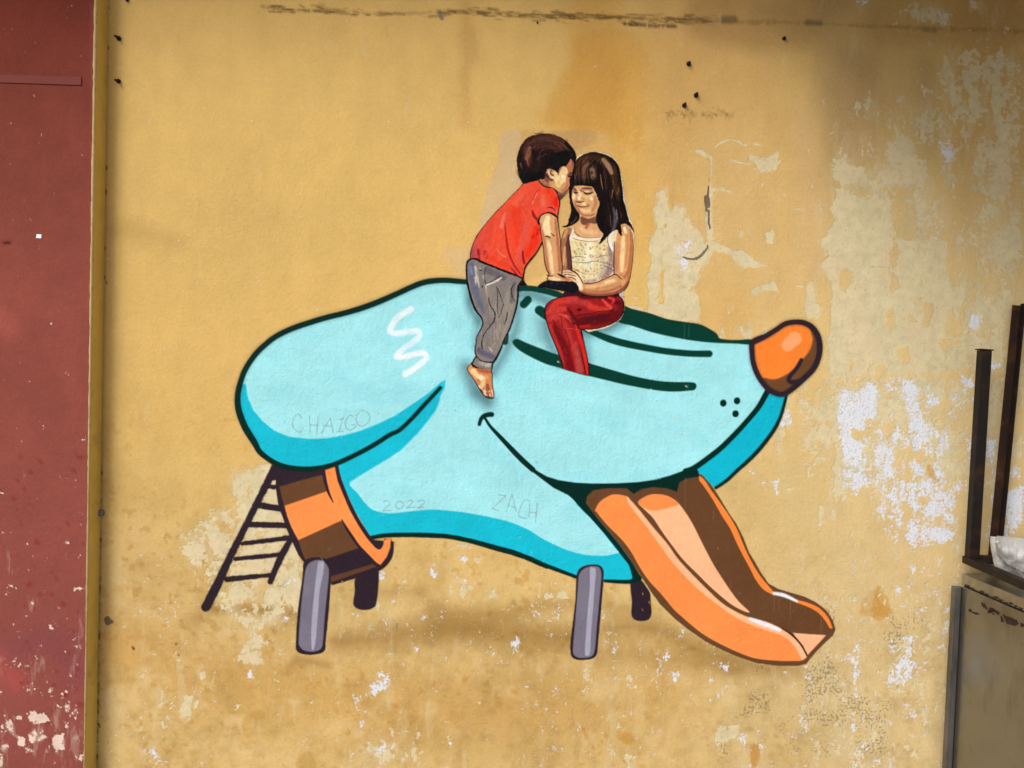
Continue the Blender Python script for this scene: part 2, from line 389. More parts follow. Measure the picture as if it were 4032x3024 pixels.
    c.F([(1003, 55), (1045, 85), (1105, 175), (1175, 272), (1265, 402), (1333, 522), (1383, 642), (1433, 752), (1493, 862), (1563, 962), (1645, 1058), (1650, 1088), (1560, 1040), (1490, 950), (1440, 850), (1390, 760), (1330, 640), (1270, 510), (1200, 400), (1120, 260), (1040, 140), (1005, 95)], (250, 138, 62), soft=4)
    c.B([(1855, 1146), (1950, 1175), (2040, 1222), (2105, 1290), (2148, 1370)], [24, 34, 40, 38, 26], (250, 138, 62), soft=5)
    c.B([(1655, 1075), (1740, 1092), (1850, 1142)], [28, 34, 22], (240, 238, 246), soft=8)
    c.F([(1815, 1418), (1950, 1430), (2108, 1438), (2050, 1500), (1945, 1612), (1905, 1530)], (253, 185, 140), smooth=False, soft=4)
    c.B([(1720, 1375), (1810, 1438), (1888, 1522), (1940, 1615)], [8, 12, 14, 14], PLUM, soft=4)
    for x, y0, y1 in ((880, 60, 330), (1655, 1095, 1240), (1695, 1110, 1220), (1795, 1150, 1300), (2065, 1290, 1440), (1125, 360, 430), (1275, 960, 1030)):
        c.B([(x, y0), (x, y1)], 5, (165, 140, 125), soft=4, op=.35)
    # orange part of collar overlapping, front legs
    GREY, GLT = (121, 115, 131), (168, 165, 184)
    c.part('leg'); c.crop = 'K'
    c.F([(915, 115), (950, 90), (1010, 80), (1070, 90), (1100, 130), (1110, 200), (1107, 300), (1097, 450), (1084, 580), (1072, 690), (1070, 745), (1040, 775), (970, 788), (900, 780), (865, 760), (858, 720), (862, 600), (875, 450), (895, 300), (908, 200)], PLUM, soft=5, rough=.5)
    c.F([(925, 190), (945, 135), (990, 105), (1050, 105), (1090, 150), (1097, 200), (1086, 330), (1068, 500), (1055, 680), (1040, 742), (990, 765), (920, 758), (885, 725), (878, 680), (890, 500), (905, 350)], GREY, soft=5)
    c.F([(1020, 120), (1042, 110), (1062, 120), (1055, 200), (1030, 330), (1017, 500), (1005, 650), (990, 745), (972, 738), (970, 600), (985, 400), (1005, 220)], GLT, soft=5)
    c.part('leg'); c.crop = 'K2'
    c.F([(685, 200), (715, 153), (790, 133), (850, 140), (878, 180), (876, 260), (864, 400), (850, 560), (836, 720), (825, 790), (780, 820), (700, 825), (655, 810), (638, 770), (640, 680), (660, 520), (675, 380), (680, 260)], PLUM, soft=5, rough=.5)
    c.F([(697, 225), (720, 178), (770, 150), (840, 150), (862, 200), (856, 300), (842, 450), (826, 620), (815, 750), (790, 800), (720, 812), (672, 798), (656, 760), (666, 620), (680, 450), (690, 330)], GREY, soft=5)
    c.F([(780, 165), (800, 155), (820, 165), (822, 200), (815, 280), (802, 450), (788, 620), (781, 770), (762, 795), (743, 780), (750, 640), (765, 450), (778, 300)], GLT, soft=5)
    # nose
    c.part('nose'); c.crop = 'F'
    nose = [(1248, 548), (1350, 500), (1450, 440), (1530, 388), (1620, 372), (1700, 382), (1770, 425), (1815, 500), (1830, 600), (1812, 700), (1770, 785), (1700, 855), (1640, 912), (1560, 975), (1500, 1002), (1430, 985), (1365, 938), (1300, 850), (1258, 750), (1242, 650)]
    c.F(nose, (250, 134, 50), soft=4)
    c.F([(1335, 860), (1440, 870), (1560, 815), (1660, 720), (1740, 620), (1768, 520), (1745, 420), (1800, 470), (1822, 600), (1795, 720), (1700, 845), (1560, 962), (1480, 985), (1390, 940)], BRN2, soft=10)
    c.B([(1552, 572), (1612, 518)], [110, 120], (255, 168, 112), soft=12)
    c.B(nose + nose[:2], 62, PLUM, soft=20, op=.28)
    c.B(nose + nose[:2], [50, 46, 44, 44, 44, 46, 48, 50, 50, 48, 48, 48, 46, 46, 46, 46, 46, 46, 46, 46, 50, 46], PLUM, soft=5)
    c.B([(1670, 702), (1630, 772), (1580, 832), (1560, 872), (1582, 895), (1650, 885)], [34, 36, 36, 36, 38, 40], PLUM, soft=4)
    # airbrushed shade behind the children
    SH = (52, 84, 94)
    keep = c.al.copy()
    def shade(p, w, crop, soft, op): c.B(p, w, SH, crop, soft=soft, op=op, add_alpha=False)
    lightm = ((c.col[..., 0] > 120) & (c.col[..., 2] > 190)).astype(np.float32)
    def sh(p, w, crop, soft, op):
        c.B(p, w, SH, crop, soft=soft, op=op, add_alpha=False, clip=lightm)
    sh([(2150, 300), (2100, 440), (2170, 580)], 44, 'C', 60, .6)
    sh([(250, 630), (160, 500), (110, 380)], 40, 'B', 70, .6)
    sh([(260, 700), (215, 850), (195, 1000)], 40, 'B', 60, .5)
    sh([(650, 540), (655, 760), (580, 960), (490, 1130), (400, 1290)], 80, 'B', 60, .55)
    sh([(100, 1230), (150, 1380), (230, 1500), (330, 1580)], 80, 'B', 90, .72)
    sh([(200, 1520), (330, 1620)], 80, 'B', 100, .45)
    sh([(700, 430), (850, 450), (1000, 520)], 120, 'B', 40, .5)
    sh([(960, 760), (985, 900), (1050, 1050), (1110, 1160)], 80, 'B', 70, .6)
    sh([(850, 720), (900, 900)], 80, 'B', 110, .25)
    sh([(1370, 860), (1500, 850), (1650, 810), (1790, 730)], 90, 'B', 54, .6)
    sh([(1400, 960), (1420, 1150)], 60, 'B', 60, .45)
    # scratched names and year
    SC = (128, 122, 128)
    def scr(crop, *lines):
        for l in lines: c.B(l, 6, SC, crop, soft=3, op=.62, smooth=True, rough=.6, rs=6, add_alpha=False)
    scr('C', [(640, 1430), (610, 1395), (572, 1420), (560, 1490), (590, 1540), (630, 1550), (650, 1520)],
        [(705, 1405), (712, 1560)], [(780, 1420), (768, 1565)], [(710, 1490), (775, 1490)],
        [(810, 1560), (850, 1490), (888, 1430)], [(888, 1430), (912, 1560)], [(825, 1495), (905, 1500)],
        [(965, 1445), (1005, 1432)], [(995, 1435), (965, 1545)], [(945, 1550), (1000, 1543)],
        [(1085, 1420), (1060, 1405), (1022, 1450), (1022, 1510), (1060, 1535), (1110, 1503)], [(1110, 1503), (1105, 1488), (1070, 1490)],
        [(1160, 1362), (1120, 1400), (1115, 1460), (1150, 1500), (1200, 1480), (1232, 1430), (1210, 1380), (1160, 1362)], [(485, 1460), (489, 1465)], [(1302, 1385), (1308, 1392)])
    scr('D', [(1785, 615), (1820, 600), (1845, 620), (1830, 650), (1785, 690)], [(1785, 690), (1865, 685)],
        [(1920, 605), (1897, 640), (1915, 668), (1955, 660), (1965, 622), (1925, 602)],
        [(1990, 620), (2020, 595), (2045, 612), (2020, 640), (1995, 662)], [(1995, 662), (2070, 655)],
        [(2090, 608), (2125, 595), (2150, 615), (2110, 650), (2090, 662)], [(2090, 662), (2145, 655)])
    scr('E', [(575, 990), (645, 1000)], [(645, 1000), (527, 1110)], [(527, 1110), (580, 1130)], [(650, 1137), (697, 985)], [(697, 985), (735, 1135)], [(668, 1092), (725, 1100)],
        [(850, 1045), (815, 1036), (790, 1065), (755, 1165), (795, 1192), (830, 1190)], [(855, 1065), (845, 1185)], [(918, 1065), (905, 1240)], [(850, 1140), (910, 1150)], [(950, 1243), (958, 1256)])
    # tonal unevenness of the sprayed paint
    X, Y = c.XY()
    n = (fbm(X, Y, 160, 3, 4, .7) - .5)[..., None]; n2 = (fbm(X, Y, 22, 13, 3) - .5)[..., None]; n3 = (vnoise(X, Y, 9, 60, 17) - .5)[..., None]
    c.col *= 1 + n * .09 + n2 * .03 + n3 * .02
    lm = np.clip((fbm(X, Y, 120, 23, 3, .6) - .54) * 6, 0, 1) * (c.col[..., 0] > 120) * (c.col[..., 2] > 190)
    c.col = c.col * (1 - .18 * lm[..., None]) + np.array((124, 212, 226), np.float32) * (.18 * lm[..., None])
    rs = np.random.RandomState(8)
    for k in range(60):
        x, y = 960 + 2250 * rs.rand(), 1150 + 1400 * rs.rand()
        c.B([(x, y), (x + 4 * rs.randn(), y + 5 * rs.randn())], 2 + 4 * rs.rand() ** 2, [(214, 200, 160), (196, 214, 208), (92, 120, 118)][rs.randint(3)], 'S', soft=4, op=.3 + .4 * rs.rand(), add_alpha=False)
    for x, y in ((2658, 1648), (2657, 1647), (2700, 1520), (2196, 1424), (2654, 1648)):
        c.B([(x, y), (x + 4, y + 2)], 6, (222, 208, 176), 'S', soft=4, op=.8, add_alpha=False)
    return c
# ------------------------------------------------------------------ the two painted children (brushwork on pasted paper)
INK = (28, 20, 27)
PAPER = (226, 210, 170)
def brushwork(c, seed):
    X, Y = c.XY()
    w = (fbm(X, Y, 60, seed + 9, 2) - .5) * 60
    a = (vnoise(X + Y * .3 + w, Y, 8, 46, seed) - .5) * .8 + (fbm(X, Y, 18, seed + 2, 3) - .5) * 1.0 + (fbm(X, Y, 80, seed + 4, 2) - .5) * .6
    lum = c.col.mean(-1, keepdims=True)
    col = lum + (c.col - lum) * .96
    col = (col - 128) * 1.10 + 124
    c.col = np.clip(col * (1 + a[..., None] * .10), 6, 255)

def paint_boy():
    c = Canvas(1780, 480, 2340, 1610, 1.8)
    R = dict(rough=1.2, rs=12)
    # dark seat shape under the hand
    c.part('seat_shadow'); c.crop = 'A'
    c.F([(880, 1740), (905, 1708), (940, 1685), (1000, 1668), (1100, 1675), (1220, 1672), (1290, 1700), (1320, 1760), (1290, 1800), (1180, 1792), (1060, 1770), (960, 1750)], (26, 27, 36), soft=4, rough=1)
    c.B([(960, 1700), (1150, 1705)], 30, (44, 46, 56), soft=8, dry=.5)
    c.F([(690, 1650), (720, 1655), (740, 1690), (762, 1724), (700, 1732), (655, 1725), (670, 1680)], (24, 26, 34), smooth=False)
    # arm
    c.part('arm')
    arm = [(890, 1020), (905, 970), (1000, 930), (1080, 960), (1098, 1060), (1110, 1150), (1122, 1250), (1130, 1400), (1142, 1500), (1138, 1580), (1130, 1602), (1180, 1625), (1235, 1655), (1245, 1680), (1080, 1682), (985, 1668), (985, 1632), (1000, 1602), (975, 1552), (957, 1482), (948, 1430), (940, 1330), (930, 1260), (918, 1180), (903, 1090)]
    c.F(arm, (216, 161, 112), soft=4, rough=.6)
    c.B([(1070, 1000), (1085, 1150), (1100, 1300), (1115, 1450), (1118, 1560)], [20, 26, 36, 40, 30], (180, 118, 82), soft=6, **R)
    c.B([(925, 1060), (935, 1180), (955, 1300), (968, 1420), (985, 1540), (1005, 1590)], [26, 24, 30, 36, 36, 24], (192, 128, 92), soft=6, **R)
    c.B([(985, 990), (970, 1080), (985, 1150), (1005, 1170)], [50, 80, 70, 30], (238, 214, 165), soft=8, **R)
    c.B([(990, 1250), (1010, 1350), (1025, 1470), (1040, 1590)], [34, 40, 44, 30], (235, 202, 152), soft=7, **R)
    c.B([(1000, 1275), (1020, 1330)], 26, (246, 228, 190), soft=6, op=.8)
    c.B([(1000, 1640), (1060, 1655), (1110, 1660)], [20, 44, 24], (238, 208, 165), soft=6, **R)
    c.B([(1150, 1640), (1215, 1668)], 30, (190, 120, 95), soft=6)
    c.B([(955, 1196), (985, 1192), (1015, 1212)], [5, 18, 8], (88, 48, 46), soft=3)
    c.B([(1022, 1160), (1055, 1186)], [7, 14], (110, 62, 52), soft=3)
    c.B([(975, 1610), (1005, 1625), (1040, 1618)], [6, 12, 6], (60, 32, 36), soft=3)
    c.B([(1095, 1600), (1140, 1622), (1180, 1640)], [10, 26, 8], (38, 26, 34), soft=4)
    c.B([(893, 1050), (903, 1100), (916, 1190), (928, 1260), (940, 1340), (948, 1440), (957, 1490), (975, 1555), (1000, 1605), (986, 1635), (985, 1668), (1080, 1682), (1200, 1684)], [20, 14, 9, 8, 8, 8, 9, 10, 12, 9, 8, 9, 10], INK, soft=3)
    c.B([(1090, 980), (1100, 1060), (1112, 1150), (1124, 1250), (1131, 1400), (1143, 1500), (1140, 1590)], [12, 9, 6, 7, 7, 7, 10], INK, soft=3)
    # trousers
    c.part('trousers')
    c.F([(110, 1460), (145, 1425), (200, 1432), (280, 1468), (380, 1510), (500, 1558), (620, 1602), (718, 1648), (705, 1680), (680, 1710), (665, 1745), (664, 1800), (655, 1900), (640, 1970), (610, 2065), (575, 2185), (530, 2275), (500, 2345), (470, 2425), (430, 2505), (398, 2562), (384, 2600), (374, 2642), (300, 2634), (220, 2618), (160, 2575), (172, 2530), (205, 2482), (192, 2435), (205, 2350), (205, 2290), (240, 2220), (275, 2170), (272, 2100), (268, 2080), (200, 1985), (155, 1860), (125, 1750), (105, 1640), (100, 1540)], (134, 126, 122), smooth=False)
    tm = c.snapshot(c.fillmask([(110, 1460), (718, 1648), (664, 1800), (640, 1970), (575, 2185), (470, 2425), (384, 2600), (374, 2642), (160, 2575), (192, 2435), (205, 2290), (275, 2170), (200, 1985), (105, 1640)], smooth=False))
    c.B([(150, 1500), (165, 1640), (200, 1780), (250, 1920), (290, 2020)], [70, 70, 74, 60, 30], (108, 108, 126), soft=16, **R)
    c.B([(145, 1530), (160, 1600)], 34, (122, 134, 162), soft=10)
    for P, w in (([(200, 1530), (212, 1600), (205, 1680)], 26), ([(245, 1540), (225, 1650), (240, 1740)], 18), ([(290, 1620), (300, 1700), (325, 1800), (345, 1920), (380, 2010)], 22), ([(190, 1640), (205, 1720)], 12)):
        c.B(P, w, (190, 180, 168), soft=4, dry=.45, rough=1.5, rs=8)
    c.B([(330, 1560), (400, 1590), (500, 1640)], 70, (106, 100, 106), soft=14)
    c.B([(360, 1800), (400, 1950), (440, 2060)], 100, (148, 138, 128), soft=20, dry=.15)
    c.B([(590, 1780), (560, 1950), (520, 2100), (450, 2300), (390, 2420)], [90, 110, 130, 120, 70], (150, 140, 128), soft=20, dry=.2)
    c.B([(620, 1700), (600, 1800), (590, 1900)], 40, (112, 104, 106), soft=12)
    rs = np.random.RandomState(4)
    for k in range(46):
        t = rs.rand()
        x = 330 + 250 * rs.rand() - 150 * t; y = 1760 + 650 * t
        L = 60 + 90 * rs.rand(); an = 1.25 + .25 * rs.rand() + (.28 if t > .35 else 0)
        col = (168, 160, 146) if rs.rand() > .45 else (92, 86, 92)
        c.B([(x, y), (x - L * math.cos(an), y + L * math.sin(an))], 3 + 4 * rs.rand(), col, soft=3, op=.5, dry=.2, clip=tm)
    c.B([(322, 1720), (380, 1700), (440, 1670), (482, 1640)], [14, 16, 18, 16], (214, 208, 196), soft=3, rough=1)
    for P, w in (([(318, 1525), (300, 1590), (305, 1690), (330, 1702), (400, 1668), (470, 1622)], 7), ([(340, 1860), (365, 1950), (410, 2025), (402, 2110), (350, 2180), (295, 2255), (268, 2340), (275, 2415)], [8, 9, 14, 14, 9, 8, 10, 14]),
                 ([(432, 1740), (440, 1830), (438, 1960), (446, 2040)], [7, 8, 7, 4]), ([(445, 1760), (475, 1850), (502, 1925)], [8, 6, 5]), ([(505, 1930), (470, 2040), (445, 2080)], [6, 6, 3]), ([(545, 2020), (540, 2080), (515, 2150)], [10, 12, 6]),
                 ([(640, 1700), (590, 1760), (600, 1850), (630, 1900)], [6, 12, 10, 5]), ([(245, 1560), (268, 1565)], 8), ([(275, 1730), (277, 1745)], 12), ([(205, 2480), (230, 2520), (270, 2548), (330, 2560), (392, 2562)], [8, 10, 10, 12, 20]), ([(192, 2435), (210, 2500), (225, 2515)], [6, 9, 9])):
        c.B(P, w, (52, 44, 54), soft=3, rough=.8, rs=7)
    c.B([(240, 2430), (300, 2470), (380, 2500)], 60, (104, 100, 116), soft=14, clip=tm)
    c.B([(250, 2572), (310, 2590), (370, 2592)], [34, 44, 40], (178, 170, 158), soft=6, dry=.25)
    c.B([(345, 2400), (380, 2440)], 8, (206, 200, 196), soft=3)
    c.B([(150, 1440), (112, 1470), (102, 1540), (110, 1680), (150, 1855), (200, 1990), (270, 2088), (272, 2170), (212, 2290), (206, 2350), (193, 2432), (205, 2495), (170, 2560), (162, 2580), (220, 2622), (300, 2638)], [18, 18, 18, 20, 22, 22, 14, 12, 9, 9, 10, 9, 12, 16, 12, 8], INK, soft=3, rough=.6, rs=9)
    c.B([(716, 1650), (690, 1690), (663, 1745), (661, 1850), (636, 1990), (577, 2185), (522, 2290), (472, 2420), (425, 2515), (387, 2575), (377, 2640)], [10, 14, 22, 16, 16, 14, 11, 16, 24, 14, 10], INK, soft=3, rough=.6, rs=9)
    # foot
    c.part('foot'); c.crop = 'J'
    c.F([(265, 860), (215, 905), (195, 960), (210, 1010), (270, 1100), (340, 1200), (400, 1300), (450, 1380), (500, 1450), (560, 1492), (640, 1505), (682, 1490), (680, 1380), (662, 1290), (655, 1180), (650, 1060), (637, 980), (500, 962), (380, 945), (300, 905)], (208, 135, 86), smooth=False)
    c.B([(400, 975), (520, 1005), (625, 1015)], [40, 60, 50], (178, 100, 66), soft=8)
    c.B([(250, 920), (230, 980)], 50, (222, 150, 105), soft=10)
    c.B([(300, 1000), (350, 1060), (380, 1110)], [100, 100, 60], (238, 201, 143), soft=8, **R)
    c.B([(540, 1100), (560, 1120)], 60, (222, 165, 110), soft=10)
    c.B([(440, 1110), (475, 1140)], [90, 100], (242, 218, 184), soft=8, **R)
    c.B([(500, 1170), (480, 1240), (440, 1310)], [60, 90, 80], (234, 196, 142), soft=8, **R)
    c.B([(405, 1280), (425, 1310)], 24, (246, 238, 225), soft=5)
    c.B([(565, 1260), (575, 1340)], [50, 76], (152, 84, 66), soft=7)
    for P, w in (([(510, 1370), (530, 1440)], [50, 44]), ([(600, 1370), (620, 1465)], [22, 28]), ([(645, 1350), (662, 1460)], [26, 30])):
        c.B(P, w, (228, 192, 160), soft=5)
    for P, w in (([(558, 1405), (556, 1425)], 18), ([(600, 1400), (600, 1415)], 16), ([(585, 1430), (590, 1480)], 8), ([(636, 1400), (642, 1470)], 7), ([(430, 1340), (470, 1400)], 22), ([(540, 1470), (600, 1485), (640, 1490)], 14)):
        c.B(P, w, (62, 32, 36), soft=3)
    c.B([(262, 862), (213, 907), (194, 962), (210, 1012), (270, 1102), (340, 1205), (400, 1305), (450, 1385), (500, 1452), (560, 1495), (640, 1508), (684, 1495)], [8, 12, 12, 10, 8, 14, 18, 18, 14, 12, 14, 10], INK, soft=3)
    c.B([(684, 1495), (682, 1380), (664, 1290), (658, 1180), (652, 1060), (638, 980)], [8, 8, 7, 8, 10, 10], INK, soft=3)
    c.B([(270, 850), (300, 910), (380, 945)], [22, 26, 14], INK, soft=3)
    # shirt
    c.part('shirt'); c.crop = 'A'
    shirt = [(690, 655), (725, 618), (780, 600), (830, 588), (870, 585), (900, 600), (945, 638), (1000, 657), (1050, 672), (1090, 720), (1102, 770), (1115, 825), (1107, 890), (1092, 975), (1060, 962), (1010, 938), (960, 940), (910, 962), (890, 1002), (897, 1060), (908, 1150), (922, 1250), (912, 1290), (865, 1360), (795, 1445), (740, 1522), (722, 1600), (718, 1645), (690, 1640), (600, 1610), (500, 1562), (380, 1512), (280, 1470), (200, 1436), (145, 1428), (150, 1370), (168, 1290), (205, 1205), (265, 1115), (345, 1015), (420, 930), (500, 850), (580, 765), (640, 705)]
    c.F(shirt, (233, 84, 58), soft=4)
    sm = c.snapshot(c.fillmask(shirt))
    def s(P, w, col, soft=10, op=1, **k): c.B(P, w, col, soft=soft, op=op, clip=sm, **k)
    s([(760, 650), (650, 790), (520, 950)], [90, 130, 120], (229, 88, 62), 40)
    s([(170, 1330), (180, 1400)], 60, (160, 78, 84), 26); s([(260, 1180), (210, 1290), (230, 1400)], [50, 90, 80], (206, 82, 76), 30, dry=.1)
    s([(330, 1080), (300, 1200), (290, 1380)], 100, (222, 78, 62), 40)
    s([(230, 1340), (240, 1430)], 26, (150, 36, 42), 10, dry=.2); s([(300, 1360), (320, 1420)], 30, (170, 50, 50), 12, dry=.3)
    s([(640, 900), (640, 1100), (680, 1300)], 120, (236, 70, 45), 40)
    s([(860, 1100), (840, 1250), (760, 1400)], [60, 80, 60], (242, 56, 34), 20)
    s([(760, 1050), (720, 1200), (690, 1330), (650, 1500)], [50, 60, 60, 30], (224, 90, 76), 14, dry=.1)
    s([(700, 760), (660, 800), (640, 840)], 50, (233, 100, 72), 20)
    s([(520, 940), (500, 1020), (480, 1085)], [16, 44, 48], (236, 118, 96), 8, op=.85)
    s([(520, 1050), (532, 1180), (550, 1320), (585, 1430), (630, 1520), (700, 1615)], [8, 16, 24, 18, 18, 10], (176, 30, 34), 6)
    s([(715, 1355), (716, 1410), (730, 1480)], [18, 22, 26], (150, 28, 36), 6); s([(590, 1540), (660, 1620)], 14, (160, 30, 34), 5)
    s([(820, 915), (835, 965), (870, 1010), (888, 1050)], [16, 34, 22, 18], (148, 34, 38), 6)
    s([(880, 700), (850, 760), (815, 845)], [6, 12, 5], (246, 170, 146), 4); s([(900, 680), (860, 720), (830, 800)], [10, 12, 8], (205, 52, 40), 6)
    s([(935, 760), (930, 810), (925, 860)], [36, 60, 50], (228, 112, 84), 14, op=.85)
    s([(1000, 700), (1040, 760), (1060, 850)], 50, (238, 66, 40), 18); s([(1078, 780), (1074, 830), (1075, 880)], [30, 46, 30], (236, 38, 22), 8)
    s([(905, 900), (990, 870), (1080, 900)], 44, (226, 88, 76), 14, op=.8)
    s([(985, 878), (1030, 880), (1068, 910)], [8, 14, 8], (112, 22, 32), 4)
    s([(820, 1210), (860, 1160), (900, 1130)], [20, 40, 50], (196, 34, 30), 12, dry=.3)
    s([(430, 1320), (470, 1380), (530, 1420)], 10, (240, 130, 104), 4, dry=.2); s([(360, 1420), (450, 1480), (560, 1520)], 50, (236, 70, 46), 16)
    s([(600, 820), (640, 850), (720, 840)], 8, (244, 120, 90), 4, op=.6)
    c.B([(722, 612), (690, 655), (640, 705), (580, 765), (500, 850), (420, 930), (345, 1015), (265, 1115), (205, 1205), (168, 1290), (148, 1370), (142, 1428)], [8, 7, 5, 5, 7, 6, 6, 8, 8, 8, 10, 10], INK, soft=3, rough=.7, rs=9)
    c.B([(108, 1470), (150, 1436), (210, 1442), (260, 1468), (380, 1514), (500, 1564), (620, 1608), (720, 1652)], [16, 20, 22, 24, 22, 24, 22, 12], INK, soft=3, rough=1, rs=10)
    c.B([(924, 1255), (865, 1365), (795, 1450), (742, 1527), (724, 1600), (718, 1650)], [10, 14, 14, 14, 14, 12], INK, soft=3, rough=.6)
    c.B([(888, 1055), (890, 1005), (912, 965), (960, 940), (1010, 936), (1060, 962), (1088, 985)], [22, 18, 14, 14, 20, 24, 16], INK, soft=3, rough=.5)
    c.B([(892, 592), (940, 640), (1000, 660), (1015, 664)], [14, 16, 10, 5], (70, 26, 34), soft=3)
    c.B([(968, 662), (1020, 658), (1060, 678), (1092, 722), (1105, 775), (1116, 828), (1105, 900), (1094, 975)], [6, 10, 14, 20, 18, 10, 7, 9], (48, 20, 30), soft=3)
    # hair mass
    c.part('hair')
    hair = [(870, 84), (920, 72), (980, 74), (1060, 88), (1130, 118), (1190, 158), (1240, 208), (1275, 258), (1293, 308), (1296, 350), (1282, 392), (1262, 450), (1250, 500), (1150, 560), (1000, 560), (935, 572), (890, 580), (850, 590), (790, 605), (722, 622), (700, 596), (684, 560), (668, 515), (655, 450), (649, 380), (657, 310), (678, 240), (712, 178), (762, 122), (815, 95)]
    c.F(hair, (36, 23, 24), soft=4, rough=1.2, rs=8)
    hm = c.snapshot(c.fillmask(hair))
    def h(P, w, col, soft=8, op=1, **k): c.B(P, w, col, soft=soft, op=op, clip=hm, **k)
    h([(770, 180), (900, 135), (1040, 130), (1150, 180), (1220, 250)], [60, 90, 90, 80, 40], (88, 54, 44), 30, dry=.1)
    h([(740, 240), (770, 330), (780, 420)], [60, 80, 30], (96, 58, 46), 24, dry=.1)
    h([(860, 220), (1000, 210), (1140, 250)], 70, (78, 46, 40), 26, dry=.2)
    h([(900, 350), (860, 450), (800, 520)], 60, (52, 32, 28), 26)
    rs = np.random.RandomState(7)
    for k in range(70):
        a = rs.rand(); r = 90 + 190 * rs.rand()
        ang = math.pi * (1.02 + .92 * a)
        x0, y0 = 1000 + 1.12 * r * math.cos(ang), 400 + 1.12 * r * math.sin(ang)
        an2 = ang + .22 + .3 * rs.rand()
        x1, y1 = 1000 + 1.12 * r * math.cos(an2), 400 + 1.12 * r * math.sin(an2)
        col = [(128, 84, 66), (70, 42, 36), (108, 68, 52), (40, 24, 24)][rs.randint(4)]
        h([(x0, y0), ((x0 + x1) / 2 * 1.0, (y0 + y1) / 2 - 6), (x1, y1)], 4 + 9 * rs.rand(), col, 3, op=.55, dry=.25)
    h([(790, 230), (775, 300), (755, 345)], [40, 56, 40], (140, 92, 74), 8, op=.85, dry=.1)
    h([(760, 350), (768, 395), (775, 425)], [14, 9, 5], (146, 96, 76), 4); h([(690, 400), (705, 455)], [16, 6], (120, 80, 66), 4)
    h([(1080, 330), (1150, 320), (1220, 310)], [90, 90, 50], (22, 18, 25), 14)
    h([(800, 540), (740, 560), (900, 540)], 90, (22, 18, 24), 20)
    h([(1180, 180), (1250, 250), (1282, 330)], [30, 36, 30], (24, 16, 20), 8)
    for P in ([(830, 62), (880, 74), (940, 48)], [(850, 78), (905, 66), (925, 52)], [(645, 470), (660, 520), (680, 560)], [(1170, 140), (1195, 160), (1190, 130)]):
        c.B(P, [2, 5, 2], INK, soft=3)
    # face
    c.part('face'); c.crop = 'H'
    face = [(545, 808), (560, 785), (590, 782), (650, 803), (680, 780), (700, 770), (722, 680), (715, 600), (760, 560), (800, 480), (900, 500), (990, 530), (1060, 600), (1090, 590), (1110, 520), (1125, 455), (1190, 412), (1235, 420), (1262, 398), (1290, 432), (1340, 380), (1400, 290), (1450, 195), (1520, 270), (1545, 350), (1532, 450), (1500, 530), (1497, 640), (1440, 740), (1418, 800), (1424, 960), (1390, 1040), (1345, 1150), (1270, 1240), (1200, 1310), (1150, 1365), (1108, 1345), (1088, 1250), (1085, 1140), (1030, 1090), (930, 1030), (800, 990), (680, 930), (580, 870)]
    c.F(face, (210, 156, 104), smooth=False, soft=3)
    fm = c.snapshot(c.fillmask(face, smooth=False))
    def f(P, col, soft=4, **k): c.F(P, col, soft=soft, clip=fm, **k)
    f([(1310, 450), (1400, 290), (1450, 190), (1535, 280), (1540, 440), (1490, 600), (1400, 630), (1370, 560), (1350, 480)], (184, 116, 80))
    f([(1470, 240), (1545, 330), (1530, 450), (1500, 520), (1500, 400)], (140, 84, 72), 5)
    f([(550, 800), (700, 770), (820, 830), (830, 980), (700, 940), (590, 870)], (178, 118, 86))
    f([(680, 760), (720, 650), (790, 660), (850, 770), (945, 800), (890, 850), (810, 830), (800, 900), (730, 840)], (134, 84, 70))
    f([(715, 590), (790, 640), (850, 760), (930, 800), (860, 790), (790, 740), (740, 720)], (84, 52, 54))
    f([(930, 590), (1000, 560), (1040, 515), (1062, 600), (1090, 690), (1135, 620), (1200, 460), (1262, 405), (1330, 460), (1366, 540), (1350, 610), (1312, 660), (1330, 760), (1290, 860), (1190, 930), (1165, 1000), (1090, 1025), (1030, 985), (1000, 870), (960, 790), (975, 650)], (234, 204, 150))
    f([(1100, 470), (1200, 410), (1130, 560), (1110, 660), (1080, 640)], (170, 112, 92))
    f([(1050, 860), (1130, 850), (1160, 960), (1090, 1015), (1030, 960)], (226, 198, 130), 6)
    f([(1330, 700), (1400, 760), (1424, 900), (1410, 1000), (1340, 1100), (1240, 1150), (1170, 1100), (1290, 1000), (1310, 850)], (196, 128, 88))
    f([(1390, 760), (1424, 820), (1424, 960), (1380, 1010), (1360, 880)], (206, 130, 100))
    f([(1085, 1150), (1200, 1180), (1350, 1090), (1270, 1240), (1150, 1368), (1100, 1340)], (142, 92, 72))
    f([(1085, 1240), (1180, 1250), (1260, 1230), (1150, 1368), (1100, 1340)], (96, 62, 66), 6)
    c.B([(1222, 690), (1226, 715)], 76, (243, 228, 198), soft=5, clip=fm)
    f([(1355, 660), (1420, 600), (1495, 590), (1485, 690), (1430, 720), (1390, 740)], (112, 70, 68))
    c.B([(1435, 582), (1500, 606)], [14, 26], INK, soft=3); c.B([(1385, 705), (1430, 712), (1465, 700)], [16, 36, 20], INK, soft=3)
    # ear
    f([(765, 500), (800, 410), (858, 362), (930, 385), (958, 450), (945, 505), (900, 560), (875, 610), (900, 670), (958, 695), (965, 740), (935, 778), (885, 745), (845, 690), (800, 620), (772, 560)], (224, 184, 146))
    c.B([(770, 500), (765, 540), (790, 600)], 14, (196, 130, 100), soft=3)
    c.B([(815, 488), (822, 440), (865, 425), (920, 440), (945, 470)], [20, 34, 28, 36, 24], (44, 28, 32), soft=3)
